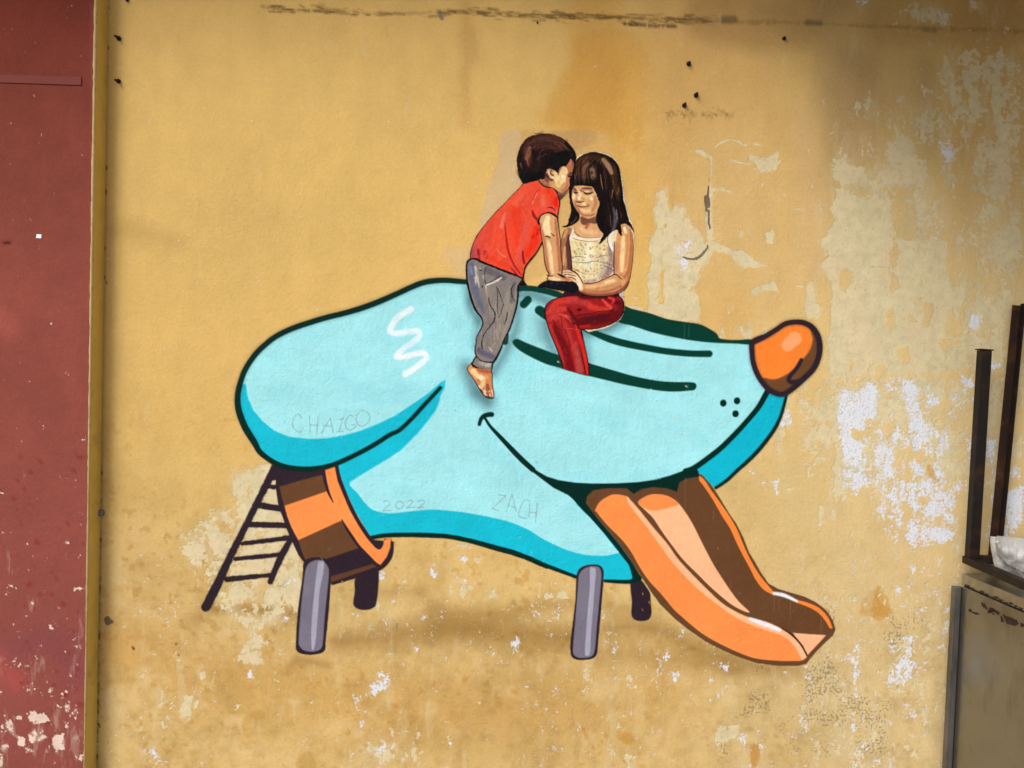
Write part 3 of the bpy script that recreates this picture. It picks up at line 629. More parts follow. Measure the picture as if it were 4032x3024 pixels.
    c.B([(905, 520), (870, 580), (885, 640), (950, 680)], [26, 26, 34, 26], (44, 28, 32), soft=3)
    c.B([(850, 480), (850, 540)], 40, (176, 118, 100), soft=5); c.B([(910, 725), (930, 745)], 50, (238, 216, 180), soft=5)
    c.B([(860, 770), (920, 790), (950, 830)], [12, 24, 8], (60, 36, 40), soft=3)
    # hair fringe over the face
    c.part('hair')
    c.F([(760, 380), (860, 340), (960, 380), (985, 520), (1010, 530), (1030, 505), (1060, 600), (1085, 612), (1105, 540), (1140, 450), (1190, 415), (1225, 380), (1250, 400), (1275, 380), (1290, 432), (1340, 375), (1400, 285), (1450, 190), (1520, 230), (1560, 300), (1600, 200), (1560, 20), (1300, -60), (900, 60), (780, 200)], (26, 19, 24), smooth=False, soft=4, rough=.6, rs=6)
    c.B([(1500, 60), (1560, 150), (1545, 260)], 60, (32, 22, 22), soft=6)
    c.B([(1470, 60), (1480, 110)], 8, (150, 130, 80), soft=3, op=.6)
    for P in ([(900, 130), (1000, 110), (1100, 130)], [(560, 150), (640, 130), (700, 200)], [(500, 200), (560, 240), (640, 250)]):
        c.B(P, 16, (84, 54, 48), soft=6, op=.5, dry=.3)
    c.B([(1095, 1275), (1110, 1345), (1150, 1370), (1210, 1320), (1300, 1225), (1350, 1130), (1395, 1030), (1425, 960), (1420, 790), (1450, 730)], [5, 8, 9, 7, 6, 6, 7, 5, 5, 8], INK, soft=2.5)
    brushwork(c, 31)
    return c

def paint_girl():
    c = Canvas(2120, 560, 2560, 1510, 1.8)
    R = dict(rough=1.1, rs=10)
    c.crop = 'A'
    # torn paper edge showing round the cut-out
    c.part('paper_edge')
    c.F([(1300, 330), (1380, 290), (1470, 268), (1560, 275), (1650, 305), (1715, 350), (1750, 400), (1782, 500), (1800, 600), (1812, 720), (1830, 840), (1868, 960), (1912, 1075), (1922, 1180), (1918, 1300), (1910, 1450), (1890, 1600), (1845, 1725), (1812, 1790), (1820, 1900), (1815, 2000), (1775, 2090), (1690, 2155), (1600, 2195), (1540, 2205), (1400, 2215), (1300, 2000), (1330, 1500), (1340, 900), (1320, 600), (1290, 450)], PAPER, soft=4, rough=1.2, rs=7)
    # jeans
    c.part('jeans')
    c.F([(1140, 1858), (1158, 1800), (1180, 1788), (1290, 1780), (1420, 1800), (1560, 1810), (1740, 1800), (1820, 1850), (1760, 1880), (1300, 1890)], (62, 32, 42), smooth=False)
    c.F([(1755, 1790), (1808, 1760), (1812, 1880), (1770, 1850)], (198, 178, 168), smooth=False)
    jeans = [(958, 1970), (975, 1935), (1010, 1900), (1060, 1872), (1140, 1852), (1240, 1835), (1340, 1832), (1500, 1838), (1650, 1832), (1740, 1838), (1790, 1868), (1812, 1915), (1812, 1985), (1795, 2042), (1750, 2102), (1650, 2155), (1540, 2190), (1440, 2203), (1352, 2210), (1370, 2300), (1392, 2400), (1416, 2520), (1430, 2620), (1430, 2700), (1380, 2690), (1280, 2667), (1158, 2632), (1140, 2560), (1115, 2490), (1080, 2400), (1040, 2305), (1002, 2210), (980, 2130), (958, 2060)]
    c.F(jeans, (160, 38, 40), soft=4)
    jm = c.snapshot(c.fillmask(jeans))
    def s(P, w, col, soft=10, op=1, **k): c.B(P, w, col, soft=soft, op=op, clip=jm, **k)
    s([(1330, 2130), (1500, 2110), (1680, 2060), (1780, 1980)], [100, 120, 120, 60], (106, 24, 32), 30)
    s([(1420, 2090), (1600, 2070)], 60, (84, 24, 34), 24, op=.8)
    s([(1350, 1850), (1550, 1850), (1720, 1850)], 44, (84, 22, 30), 18)
    s([(1640, 1850), (1700, 1900), (1780, 1920)], [60, 40, 60], (92, 20, 30), 18)
    s([(1015, 1970), (1080, 1920), (1160, 1890), (1290, 1870)], [40, 70, 70, 40], (212, 62, 54), 12, dry=.05)
    s([(990, 2020), (1060, 1990), (1180, 1980)], [50, 80, 50], (208, 66, 58), 16, dry=.1)
    s([(1210, 1905), (1330, 1900), (1430, 1930)], [50, 60, 60], (192, 70, 68), 18, op=.8)
    s([(1010, 2090), (1060, 2060), (1120, 2060)], [60, 90, 60], (196, 62, 60), 18)
    s([(1440, 1950), (1540, 1980), (1640, 1985)], [60, 60, 40], (206, 62, 52), 12)
    s([(1580, 1880), (1630, 1930), (1670, 1965)], [18, 34, 40], (222, 78, 64), 6); s([(1650, 1860), (1700, 1880), (1690, 1920)], [26, 40, 20], (204, 58, 52), 6)
    s([(1120, 2040), (1200, 2070), (1250, 2110)], [20, 34, 16], (222, 86, 72), 6)
    s([(1200, 1970), (1250, 2040), (1290, 2110), (1330, 2190)], [14, 34, 40, 30], (96, 22, 32), 10)
    s([(1320, 1992), (1340, 1988)], 26, (70, 20, 30), 6)
    s([(1300, 2060), (1340, 2046), (1400, 2038), (1470, 2030), (1530, 2010), (1620, 2004), (1685, 2000), (1702, 1980)], [9, 8, 6, 7, 6, 6, 8, 4], (48, 12, 22), 3)
    s([(1800, 1900), (1790, 2010), (1700, 2110)], 50, (110, 24, 34), 16)
    s([(1340, 2175), (1440, 2165)], 26, (190, 38, 34), 8)
    s([(1060, 2180), (1120, 2300), (1180, 2420), (1220, 2560), (1240, 2660)], [50, 70, 80, 90, 90], (118, 24, 32), 20)
    s([(1010, 2160), (1060, 2290), (1120, 2430), (1160, 2560)], [34, 30, 22, 18], (190, 52, 50), 8)
    s([(1130, 2080), (1190, 2200), (1240, 2330), (1290, 2480), (1330, 2660)], [60, 70, 50, 60, 70], (186, 56, 52), 14, dry=.08)
    s([(1290, 2350), (1310, 2480), (1340, 2640)], [30, 50, 60], (174, 84, 80), 16, dry=.15, op=.8)
    s([(1290, 2160), (1330, 2280), (1370, 2420), (1400, 2560), (1415, 2690)], [16, 34, 36, 34, 24], (216, 46, 36), 7)
    s([(1345, 2430), (1375, 2560), (1400, 2690)], [4, 9, 10], (40, 14, 24), 3)
    for P, w in (([(1130, 2060), (1140, 2130), (1150, 2200)], 6), ([(1040, 2100), (1090, 2180), (1120, 2200)], 7), ([(1170, 2200), (1210, 2300), (1230, 2400)], 6), ([(1210, 2070), (1245, 2100), (1270, 2150)], 12)):
        s(P, w, (70, 18, 28), 4, dry=.2)
    s([(1170, 2190), (1280, 2200), (1340, 2212)], 3, (226, 130, 110), 2, op=.8)
    rs = np.random.RandomState(11)
    for k in range(50):
        x, y = 1000 + 780 * rs.rand(), 1870 + 300 * rs.rand()
        if rs.rand() > .5: x, y = 1040 + 300 * rs.rand(), 2150 + 480 * rs.rand(); d = (25, 70)
        else: d = (60, -12)
        col = [(206, 70, 60), (104, 22, 30), (140, 34, 40)][rs.randint(3)]
        s([(x, y), (x + d[0] * rs.rand(), y + d[1] * rs.rand())], 4 + 8 * rs.rand(), col, 4, op=.4, dry=.3)
    c.B(jeans[:20] + [(1350, 2205)], [9] * 9 + [12] * 6 + [9] * 5, INK, soft=3, rough=.5, rs=8)
    c.B([(1350, 2208), (1371, 2300), (1393, 2400), (1418, 2520), (1432, 2620), (1432, 2700)], [12, 6, 6, 7, 8, 8], INK, soft=3)
    c.B([(1152, 2632), (1140, 2560), (1112, 2490), (1078, 2400), (1038, 2305), (1000, 2210), (978, 2130), (957, 2060), (957, 1975)], [8, 8, 8, 9, 9, 9, 10, 12, 12], INK, soft=3)
    # far arm
    c.part('arm')
    c.F([(1170, 1125), (1225, 1098), (1260, 1130), (1228, 1200), (1228, 1300), (1243, 1400), (1250, 1500), (1245, 1560), (1160, 1585), (1143, 1500), (1136, 1400), (1134, 1300), (1140, 1200)], (172, 114, 82), soft=4)
    c.B([(1215, 1180), (1205, 1300), (1222, 1420), (1222, 1540)], [20, 50, 56, 46], (98, 62, 62), soft=7, **R)
    c.B([(1190, 1130), (1165, 1200)], [40, 26], (206, 150, 108), soft=7); c.B([(1172, 1310), (1165, 1400), (1158, 1500)], [18, 26, 16], (216, 164, 116), soft=6)
    c.B([(1185, 1440), (1178, 1520)], 12, (198, 146, 104), soft=4)
    c.B([(1222, 1190), (1222, 1300), (1240, 1400), (1246, 1480), (1240, 1560)], [6, 7, 7, 9, 12], INK, soft=3); c.B([(1175, 1120), (1140, 1200), (1133, 1300)], 4, (90, 50, 46), soft=3)
    # top
    c.part('top')
    top = [(1222, 1210), (1240, 1165), (1262, 1090), (1282, 1140), (1320, 1190), (1400, 1215), (1500, 1215), (1580, 1195), (1640, 1160), (1690, 1100), (1712, 1160), (1700, 1250), (1708, 1330), (1702, 1450), (1702, 1560), (1660, 1620), (1600, 1655), (1500, 1692), (1400, 1702), (1350, 1660), (1300, 1590), (1255, 1520), (1246, 1400), (1234, 1300)]
    c.F(top, (228, 212, 164), soft=4)
    tm = c.snapshot(c.fillmask(top))
    def t(P, w, col, soft=6, op=1, **k): c.B(P, w, col, soft=soft, op=op, clip=tm, **k)
    t([(1660, 1330), (1680, 1440), (1660, 1560), (1590, 1640)], [50, 60, 90, 60], (152, 128, 130), 24)
    t([(1560, 1400), (1600, 1500), (1560, 1600)], 50, (186, 166, 150), 24, op=.8)
    t([(1390, 1690), (1500, 1670)], 30, (176, 150, 156), 14)
    t([(1440, 1290), (1430, 1400), (1440, 1500)], [60, 80, 80], (240, 236, 208), 24)
    rs = np.random.RandomState(3)
    cols = [(204, 84, 62), (160, 168, 86), (214, 120, 80), (246, 240, 220), (132, 118, 104), (206, 92, 70), (188, 184, 110), (232, 176, 130)]
    for k in range(230):
        x, y = 1235 + 470 * rs.rand(), 1235 + 460 * rs.rand()
        a = rs.rand() * 3.14; L = 10 * rs.rand() + 2
        t([(x, y), (x + L * math.cos(a), y + L * math.sin(a))], 5 + 8 * rs.rand(), cols[rs.randint(8)], 3, op=.85)
    for P, w in (([(1250, 1420), (1330, 1410), (1400, 1425)], [7, 9, 3]), ([(1270, 1470), (1400, 1478), (1520, 1462), (1680, 1500)], [3, 6, 8, 6]), ([(1500, 1430), (1600, 1400), (1690, 1390)], 6), ([(1560, 1500), (1640, 1530), (1695, 1560)], [4, 12, 8]), ([(1290, 1560), (1400, 1600), (1520, 1600)], 4)):
        t(P, w, (116, 104, 106), 4, op=.85)
    t([(1250, 1100), (1243, 1170), (1232, 1220)], 26, (238, 222, 214), 4)
    t([(1265, 1190), (1330, 1212), (1430, 1228), (1500, 1225), (1560, 1205)], 26, (246, 226, 206), 4)
    t([(1262, 1210), (1330, 1234), (1430, 1248), (1520, 1240)], 5, (150, 96, 80), 3)
    t([(1700, 1110), (1668, 1180), (1660, 1260), (1695, 1340)], 30, (234, 224, 218), 4)
    t([(1640, 1190), (1640, 1260), (1672, 1350)], 6, (90, 64, 70), 3)
    # neck, chest
    c.part('face')
    c.F([(1335, 950), (1510, 950), (1520, 1030), (1560, 1110), (1590, 1170), (1560, 1196), (1450, 1200), (1370, 1196), (1310, 1170), (1282, 1130), (1275, 1085), (1330, 1045), (1345, 1000)], (222, 168, 118), soft=4)
    c.F([(1350, 975), (1430, 1000), (1515, 975), (1520, 1050), (1450, 1050), (1400, 1070), (1350, 1050)], (124, 80, 64), soft=6)
    c.B([(1430, 1060), (1400, 1100)], 30, (178, 108, 78), soft=8); c.B([(1340, 1100), (1400, 1140), (1520, 1150)], [30, 50, 40], (234, 186, 136), soft=12)
    c.B([(1275, 1140), (1310, 1180), (1370, 1202), (1450, 1208), (1560, 1200)], [5, 6, 5, 4, 3], (110, 50, 46), soft=3)
    # near arm
    c.part('arm')
    upper = [(1745, 1140), (1790, 1062), (1870, 1075), (1902, 1150), (1914, 1300), (1904, 1480), (1880, 1620), (1862, 1705), (1780, 1665), (1712, 1612), (1706, 1480), (1708, 1330), (1728, 1230)]
    fore = [(1700, 1608), (1620, 1642), (1500, 1690), (1395, 1700), (1365, 1690), (1330, 1640), (1290, 1592), (1230, 1562), (1152, 1562), (1150, 1582), (1170, 1605), (1162, 1625), (1190, 1650), (1240, 1675), (1280, 1715), (1310, 1760), (1345, 1795), (1410, 1825), (1520, 1838), (1680, 1828), (1790, 1785), (1848, 1725), (1875, 1650), (1880, 1560), (1780, 1580)]
    c.F([(1270, 1735), (1310, 1740), (1380, 1810), (1340, 1800), (1280, 1770)], (120, 72, 62))
    c.F(upper, (216, 158, 108), soft=4); c.F(fore, (214, 156, 106), soft=4, smooth=True)
    am = np.maximum(c.snapshot(c.fillmask(upper)), c.snapshot(c.fillmask(fore)))
    def a(P, w, col, soft=6, op=1, **k): c.B(P, w, col, soft=soft, op=op, clip=am, **k)
    a([(1885, 1120), (1895, 1250), (1888, 1420), (1868, 1560), (1855, 1680)], [20, 30, 34, 34, 30], (186, 116, 76), 8, **R)
    a([(1735, 1260), (1725, 1400), (1730, 1560)], [20, 34, 50], (196, 134, 94), 10, **R)
    a([(1820, 1100), (1835, 1150)], 30, (246, 218, 178), 6)
    a([(1812, 1200), (1800, 1350), (1792, 1480), (1790, 1570)], [34, 50, 46, 24], (238, 205, 152), 8, **R)
    a([(1780, 1600), (1830, 1650)], 30, (202, 140, 96), 10)
    a([(1360, 1800), (1450, 1822), (1560, 1830), (1700, 1815), (1800, 1765), (1862, 1690)], [24, 30, 34, 36, 34, 24], (148, 84, 66), 8)
    a([(1380, 1775), (1500, 1795), (1650, 1785), (1780, 1735)], [20, 26, 30, 26], (184, 116, 80), 8)
    a([(1410, 1740), (1500, 1735), (1600, 1705), (1720, 1672)], [40, 46, 50, 40], (228, 180, 128), 10, **R)
    a([(1620, 1692), (1700, 1672)], [30, 34], (240, 210, 160), 6)
    a([(1395, 1710), (1460, 1708)], 14, (196, 110, 66), 5)
    a([(1310, 1640), (1330, 1700), (1345, 1750)], [44, 56, 50], (244, 216, 182), 8, **R)
    a([(1250, 1595), (1300, 1620)], 30, (232, 192, 150), 6)
    a([(1770, 1180), (1755, 1320), (1752, 1480)], [16, 26, 30], (206, 146, 98), 6, **R)
    a([(1855, 1180), (1850, 1350), (1838, 1520)], [20, 26, 24], (204, 142, 96), 6, **R)
    a([(1400, 1770), (1480, 1768), (1600, 1750), (1700, 1726)], [14, 20, 22, 16], (206, 142, 98), 6, **R)
    a([(1820, 1640), (1846, 1580)], 16, (160, 98, 70), 6); a([(1450, 1712), (1560, 1690)], 14, (200, 138, 94), 5)
    FG = (236, 200, 164)
    a([(1155, 1575), (1200, 1567), (1240, 1575)], 16, FG, 4); a([(1165, 1592), (1215, 1592), (1270, 1604)], [16, 18, 20], FG, 4)
    a([(1172, 1626), (1230, 1618), (1285, 1640)], [16, 20, 22], FG, 4); a([(1192, 1652), (1240, 1658), (1295, 1700)], [16, 20, 26], FG, 4)
    for P, w in (([(1158, 1584), (1205, 1580), (1255, 1592)], [4, 8, 5]), ([(1165, 1604), (1210, 1606), (1285, 1622)], [6, 9, 6]), ([(1185, 1640), (1240, 1638), (1290, 1662)], [5, 8, 5]), ([(1175, 1612), (1165, 1630)], 5)):
        c.B(P, w, (92, 54, 54), soft=3)
    c.B([(1158, 1592), (1166, 1598)], 9, (250, 236, 226), soft=3); c.B([(1172, 1628), (1180, 1634)], 9, (250, 236, 226), soft=3)
    c.B([(1712, 1250), (1708, 1330), (1706, 1480), (1706, 1600)], [7, 10, 13, 9], (56, 36, 46), soft=3)
    c.B([(1690, 1612), (1730, 1606), (1770, 1640), (1795, 1662)], [7, 10, 8, 4], INK, soft=3)
    c.B([(1388, 1702), (1500, 1696), (1620, 1648), (1706, 1608)], [7, 7, 8, 10], INK, soft=3)
    c.B([(1240, 1562), (1295, 1590), (1335, 1640), (1372, 1705)], [14, 12, 10, 9], (50, 32, 42), soft=3)
    c.B([(1240, 1670), (1285, 1720), (1310, 1762)], [4, 6, 7], (70, 42, 46), soft=3)
    c.B([(1310, 1765), (1350, 1805), (1420, 1832), (1540, 1845), (1690, 1834), (1795, 1790), (1852, 1728), (1878, 1640)], [6, 8, 8, 8, 9, 9, 8, 6], (52, 28, 36), soft=3)
    c.B([(1880, 1640), (1905, 1480), (1915, 1300), (1903, 1150)], [7, 6, 5, 4], (74, 42, 36), soft=3)
    # face
    c.part('face')
    fc = [(1235, 690), (1245, 640), (1340, 625), (1460, 640), (1505, 720), (1552, 830), (1545, 900), (1500, 958), (1440, 976), (1380, 974), (1330, 942), (1290, 885), (1262, 830), (1244, 770)]
    c.F(fc, (217, 168, 116), soft=3)
    fm = c.snapshot(c.fillmask(fc)); c.crop = 'H'
    def f(P, w, col, soft=4, op=1, **k): c.B(P, w, col, soft=soft, op=op, clip=fm, **k)
    f([(2150, 1300), (2180, 1450), (2160, 1560), (2080, 1700)], [100, 110, 110, 80], (190, 134, 92), 12)
    f([(1500, 1010), (1560, 1090), (1620, 1200)], [120, 110, 50], (172, 122, 98), 8)
    f([(1790, 1100), (1900, 1090), (2060, 1110)], [90, 100, 80], (186, 134, 102), 8)
    f([(1720, 1100), (1760, 1130)], 50, (128, 84, 66), 5)
    f([(1850, 1140), (1930, 1130), (2000, 1140)], [24, 46, 24], (236, 200, 154), 5)
    f([(1780, 1050), (1900, 1040), (2060, 1050)], [24, 44, 38], (84, 52, 46), 4)
    f([(1825, 1150), (1880, 1195), (1950, 1208), (2030, 1188), (2105, 1150)], [24, 44, 54, 44, 20], INK, 3)
    f([(1930, 1225), (2040, 1215)], 16, (172, 116, 90), 4)
    f([(1545, 1160), (1600, 1182), (1660, 1165)], [26, 50, 20], (36, 22, 26), 3)
    f([(1530, 1020), (1580, 1090), (1620, 1130)], [30, 50, 20], (112, 72, 66), 5)
    f([(1700, 1130), (1740, 1250)], [60, 90], (236, 196, 144), 8)
    f([(1640, 1220), (1620, 1330), (1600, 1400)], [20, 34, 24], (206, 154, 108), 5)
    f([(1540, 1210), (1545, 1290), (1530, 1350)], [50, 80, 50], (240, 206, 168), 8)
    f([(1690, 1325), (1700, 1355)], [80, 60], (248, 232, 200), 5)
    f([(1600, 1420), (1660, 1440), (1740, 1445), (1830, 1425)], [24, 54, 50, 20], (122, 76, 58), 4)
    f([(1790, 1330), (1850, 1380)], 34, (192, 138, 94), 6)
    f([(2050, 1330), (2058, 1360)], 74, (250, 234, 198), 5)
    f([(1850, 1290), (1960, 1290), (2080, 1250)], 60, (236, 192, 138), 10)
    f([(1560, 1440), (1600, 1520), (1640, 1620)], [40, 40, 30], (186, 122, 90), 6)
    f([(1820, 1490), (1860, 1500)], 70, (240, 206, 160), 6)
    f([(1620, 1540), (1720, 1575), (1840, 1585), (1985, 1555)], [20, 34, 24, 22], (88, 42, 42), 3)
    f([(1930, 1490), (1975, 1550)], [18, 24], (150, 96, 74), 4)
    f([(1675, 1625), (1760, 1640), (1880, 1600)], [26, 46, 16], (214, 134, 112), 4)
    f([(1720, 1670), (1800, 1665)], [20, 24], (150, 84, 70), 4)
    c.crop = 'A'
    f([(1350, 900), (1400, 920), (1440, 910)], 30, (236, 196, 146), 6)
    f([(1330, 925), (1370, 960), (1440, 966), (1500, 950)], [14, 24, 26, 20], (178, 116, 84), 6)
    f([(1290, 850), (1310, 890), (1335, 925)], [22, 24, 20], (180, 120, 88), 6)
    c.crop = 'H'
    # hair
    c.part('hair'); c.crop = 'A'
    lock = [(1225, 640), (1262, 640), (1252, 700), (1248, 770), (1262, 835), (1290, 890), (1325, 945), (1332, 975), (1322, 1010), (1295, 1040), (1235, 1075), (1190, 1088), (1145, 1087), (1200, 1060), (1212, 1010), (1230, 960), (1240, 900), (1232, 850), (1222, 770), (1216, 700)]
    c.F(lock, (30, 22, 24), soft=3, rough=1, rs=7)
    mass = [(1390, 295), (1470, 274), (1545, 280), (1625, 304), (1692, 345), (1735, 392), (1762, 440), (1780, 520), (1792, 620), (1802, 700), (1808, 790), (1832, 870), (1855, 960), (1875, 1030), (1912, 1095), (1926, 1145), (1905, 1120), (1868, 1078), (1820, 1055), (1785, 1070), (1790, 1130), (1792, 1190), (1765, 1165), (1740, 1120), (1690, 1140), (1650, 1180), (1600, 1232), (1548, 1275), (1560, 1230), (1588, 1170), (1545, 1110), (1515, 1035), (1512, 970), (1528, 905), (1552, 835), (1528, 770), (1500, 700), (1470, 655), (1400, 643), (1330, 638), (1262, 650), (1222, 665), (1222, 590), (1232, 500), (1250, 440), (1278, 388), (1322, 335)]
    c.F(mass, (34, 24, 24), soft=3, rough=1.2, rs=7)
    hm = np.maximum(c.snapshot(c.fillmask(mass)), c.snapshot(c.fillmask(lock)))
    def h(P, w, col, soft=8, op=1, **k): c.B(P, w, col, soft=soft, op=op, clip=hm, **k)
    h([(1300, 420), (1380, 350), (1500, 330), (1600, 370)], [60, 80, 70, 60], (72, 46, 30), 26, dry=.1)
    h([(1400, 380), (1370, 470), (1390, 540)], [50, 90, 50], (86, 56, 40), 26)
    h([(1600, 380), (1680, 470), (1720, 600), (1740, 720)], [60, 80, 60, 40], (78, 50, 30), 24, dry=.1)
    h([(1300, 590), (1400, 610), (1500, 600)], 70, (20, 15, 18), 24)
    h([(1290, 440), (1255, 560)], 30, (28, 18, 20), 10)
    rs = np.random.RandomState(5)
    for k in range(120):
        q = rs.rand()
        if q < .45:
            x = 1270 + 260 * rs.rand(); y = 400 + 120 * rs.rand(); P = [(x, y), (x - 12 * rs.rand(), y + 50), (x - 4 + 8 * rs.rand(), y + 90 + 60 * rs.rand())]
        elif q < .6:
            x = 1350 + 300 * rs.rand(); y = 300 + 60 * rs.rand(); P = [(x, y), (x - 40, y + 30), (x - 70, y + 80)]
        else:
            t_ = rs.rand(); x = 1570 + 180 * rs.rand() + 60 * t_; y = 380 + 600 * t_; P = [(x, y), (x + 10, y + 60), (x + 12 + 20 * rs.rand(), y + 130)]
        col = [(126, 92, 70), (70, 44, 30), (98, 66, 44), (24, 16, 18), (16, 12, 16), (140, 108, 84)][rs.randint(6)]
        h(P, [3, 5 + 5 * rs.rand(), 3], col, 3, op=.6, dry=.2)
    h([(1425, 400), (1385, 450), (1375, 510)], [30, 44, 20], (128, 90, 68), 8, dry=.15); h([(1470, 470), (1480, 540)], [60, 50], (140, 108, 86), 12, dry=.25)
    h([(1590, 355), (1640, 420), (1680, 500)], [36, 56, 40], (158, 124, 98), 9, dry=.1)
    h([(1560, 520), (1570, 600), (1585, 680)], [5, 9, 5], (170, 122, 88), 3); h([(1692, 690), (1682, 780)], [10, 5], (150, 104, 74), 3)
    h([(1752, 660), (1758, 700), (1738, 730)], [10, 16, 10], (120, 76, 40), 5)
    h([(1790, 640), (1800, 780), (1840, 920)], 34, (18, 14, 18), 10); h([(1560, 840), (1560, 960), (1590, 1100)], [50, 60, 50], (26, 20, 24), 14)
    h([(1700, 880), (1725, 980), (1715, 1060), (1690, 1150)], [16, 44, 40, 30], (88, 86, 100), 10, dry=.1)
    h([(1735, 900), (1740, 1000)], 7, (150, 130, 124), 3); h([(1665, 960), (1672, 1080)], 10, (96, 70, 60), 4)
    h([(1300, 985), (1270, 1030), (1235, 1050)], 10, (86, 78, 84), 4)
    h([(1700, 350), (1750, 440), (1770, 560)], 24, (18, 13, 16), 8)
    brushwork(c, 41)
    # the paper rim belongs to whichever painted part it surrounds
    k = c.names.index('paper_edge')
    for _ in range(40):
        m = c.pid == k
        if not m.any(): break
        for ax, sh in ((0, 1), (0, -1), (1, 1), (1, -1)):
            r = np.roll(c.pid, sh, ax)
            q = (c.pid == k) & (r != k) & (r > 0)
            c.pid[q] = r[q]
    return c
# ------------------------------------------------------------------ the weathered yellow wall: paint tone and wear fields
def paint_wall():
    c = Canvas(250, -260, 4420, 3180, 6.0, base=(221, 182, 110))
    X, Y = c.XY()
    c.cur = 0
    def T(P, w, col, crop, soft=120, op=.5): c.B(P, w, col, crop, soft=soft, op=op)
    # broad tone of the paint coat
    low = np.clip((Y - 1750) / 700, 0, 1)[..., None]
    c.col = c.col * (1 - low) + np.array((214, 181, 120), np.float32) * low
    T([(300, 2500), (1000, 2700), (1800, 2800), (2600, 2750)], 300, (196, 148, 78), 'S', 300, .5)
    T([(3100, 2300), (3300, 2500), (3650, 2700)], 300, (212, 175, 112), 'S', 300, .6)
    c.F([(2260, 330), (2320, 200), (2700, 180), (2760, 500), (2720, 760), (2640, 900), (2500, 1000), (2440, 600), (2150, 500), (2170, 400)], (212, 158, 76), 'S', soft=120, op=.35)


    c.F([(1600, 80), (2050, 60), (2100, 500), (2050, 900), (1900, 800), (1830, 760), (1380, 720), (1400, 560), (1450, 420), (1500, 340), (1600, 250)], (208, 154, 72), 'U', soft=40, op=.42)
    T([(1720, 40), (1720, 900)], 80, (190, 140, 78), 'T', 60, .35)
    T([(1780, 240), (1800, 420)], 60, (176, 130, 78), 'T', 70, .3)
    for P, w, col, op in (([(2350, -100), (2350, 700)], 220, (196, 140, 62), .35), ([(2780, -100), (2850, 800), (2900, 1100)], 500, (204, 160, 102), .4), ([(3350, -100), (3350, 760)], 260, (176, 142, 100), .4),
                          ([(3640, 260), (3650, 600)], 60, (140, 116, 86), .4), ([(3900, -50), (3900, 900)], 300, (196, 142, 72), .5), ([(3160, 480), (3200, 1080)], 90, (208, 168, 120), .6), ([(3360, 260), (3340, 600)], 120, (176, 140, 100), .5),
                          ([(3300, -100), (3100, 100), (2800, 60)], 200, (150, 112, 68), .4), ([(3950, 60), (3500, 80)], 200, (158, 112, 58), .4)):
        T(P, w, col, 'S', 110, op)
    # paint touched up round the children
    c.F([(520, 60), (700, 30), (900, 10), (1010, 50), (1300, 50), (1500, 60), (1640, 90), (1700, 300), (1860, 700), (1900, 1000), (1960, 1300), (1800, 1500), (1100, 1300), (900, 1650), (300, 1650), (120, 1380), (230, 1150), (290, 860), (400, 500), (470, 300)], (208, 168, 106), 'A', soft=16, op=.75)
    c.F([(520, 50), (640, 20), (690, 100), (660, 300), (640, 480), (690, 620), (560, 780), (380, 960), (240, 1180), (270, 900), (330, 680), (420, 470), (470, 330), (450, 180)], (210, 180, 136), 'A', soft=10, op=.9)
    c.F([(0, 1310), (150, 1300), (120, 1400), (100, 1640), (0, 1640), (-60, 1500), (-150, 1400), (-90, 1330)], (214, 180, 128), 'A', soft=10, op=.85)
    c.F([(1020, 50), (1480, 40), (1500, 150), (1300, 250), (1180, 150)], (190, 150, 98), 'A', soft=12, op=.6)
    # mottling: ochre blotches low down
    n1 = fbm(X, Y, 150, 21, 4); n2 = fbm(X, Y, 46, 33, 3); n3 = fbm(X, Y, 900, 41, 3)
    m = np.clip((Y - 1500) / 900, 0.12, 1) * np.clip((n1 - .47) * 5, 0, 1)
    m = np.maximum(m, np.clip((Y - 1700) / 700, 0, 1) * np.clip((n2 - .57) * 6, 0, 1) * .8) * (1 - .55 * np.clip((X - 3000) / 500, 0, 1))
    c.col = c.col * (1 - .30 * m[..., None]) + np.array((178, 142, 76), np.float32) * (.30 * m[..., None])
    sp = np.clip((Y - 1500) / 700, 0, 1) * np.clip((vnoise(X, Y, 24, 24, 61) * .6 + vnoise(X, Y, 13, 13, 62) * .4 - .66) * 9, 0, 1) * np.clip(fbm(X, Y, 200, 63, 2) * 3 - .8, .2, 1)
    c.col = c.col * (1 - .4 * sp[..., None]) + np.array((176, 128, 58), np.float32) * (.4 * sp[..., None])
    # washed-out beige towards the right, dull grime low down
    n5 = fbm(X, Y, 260, 45, 4, 2.4)
    b = np.clip((X - 2500) / 900 + (n5 - .5) * 1.6, 0, 1) * np.clip((Y - 150) / 700, .45, 1) * .78
    c.col = c.col * (1 - b[..., None]) + np.array((215, 189, 138), np.float32) * b[..., None]
    g = np.clip((Y - 1900) / 700, 0, 1) * np.clip((fbm(X, Y, 34, 51, 3) - .46) * 3.4, 0, 1) * (.35 + .65 * np.clip((n1 - .35) * 3, 0, 1))
    c.col = c.col * (1 - .26 * g[..., None]) + np.array((158, 124, 74), np.float32) * (.26 * g[..., None])
    g2 = np.clip((Y - 1800) / 700, 0, 1) * np.clip((fbm(X, Y, 90, 57, 4) - .55) * 4, 0, 1)
    c.col = c.col * (1 - .5 * g2[..., None]) + np.array((226, 198, 146), np.float32) * (.5 * g2[..., None])
    c.col *= (1 + (n3 - .5) * .12)[..., None]
    c.col *= (1 + (fbm(X, Y, 60, 55, 3, 3.0) - .5) * .05)[..., None]
    def ST(P, col, crop, op=.7, soft=10): c.F(P, col, crop, soft=soft, rough=4, rs=40, op=op)
    ST([(470, 1290), (520, 1220), (600, 1190), (640, 1240), (570, 1310), (520, 1400), (480, 1360)], (186, 142, 70), 'K', .4)
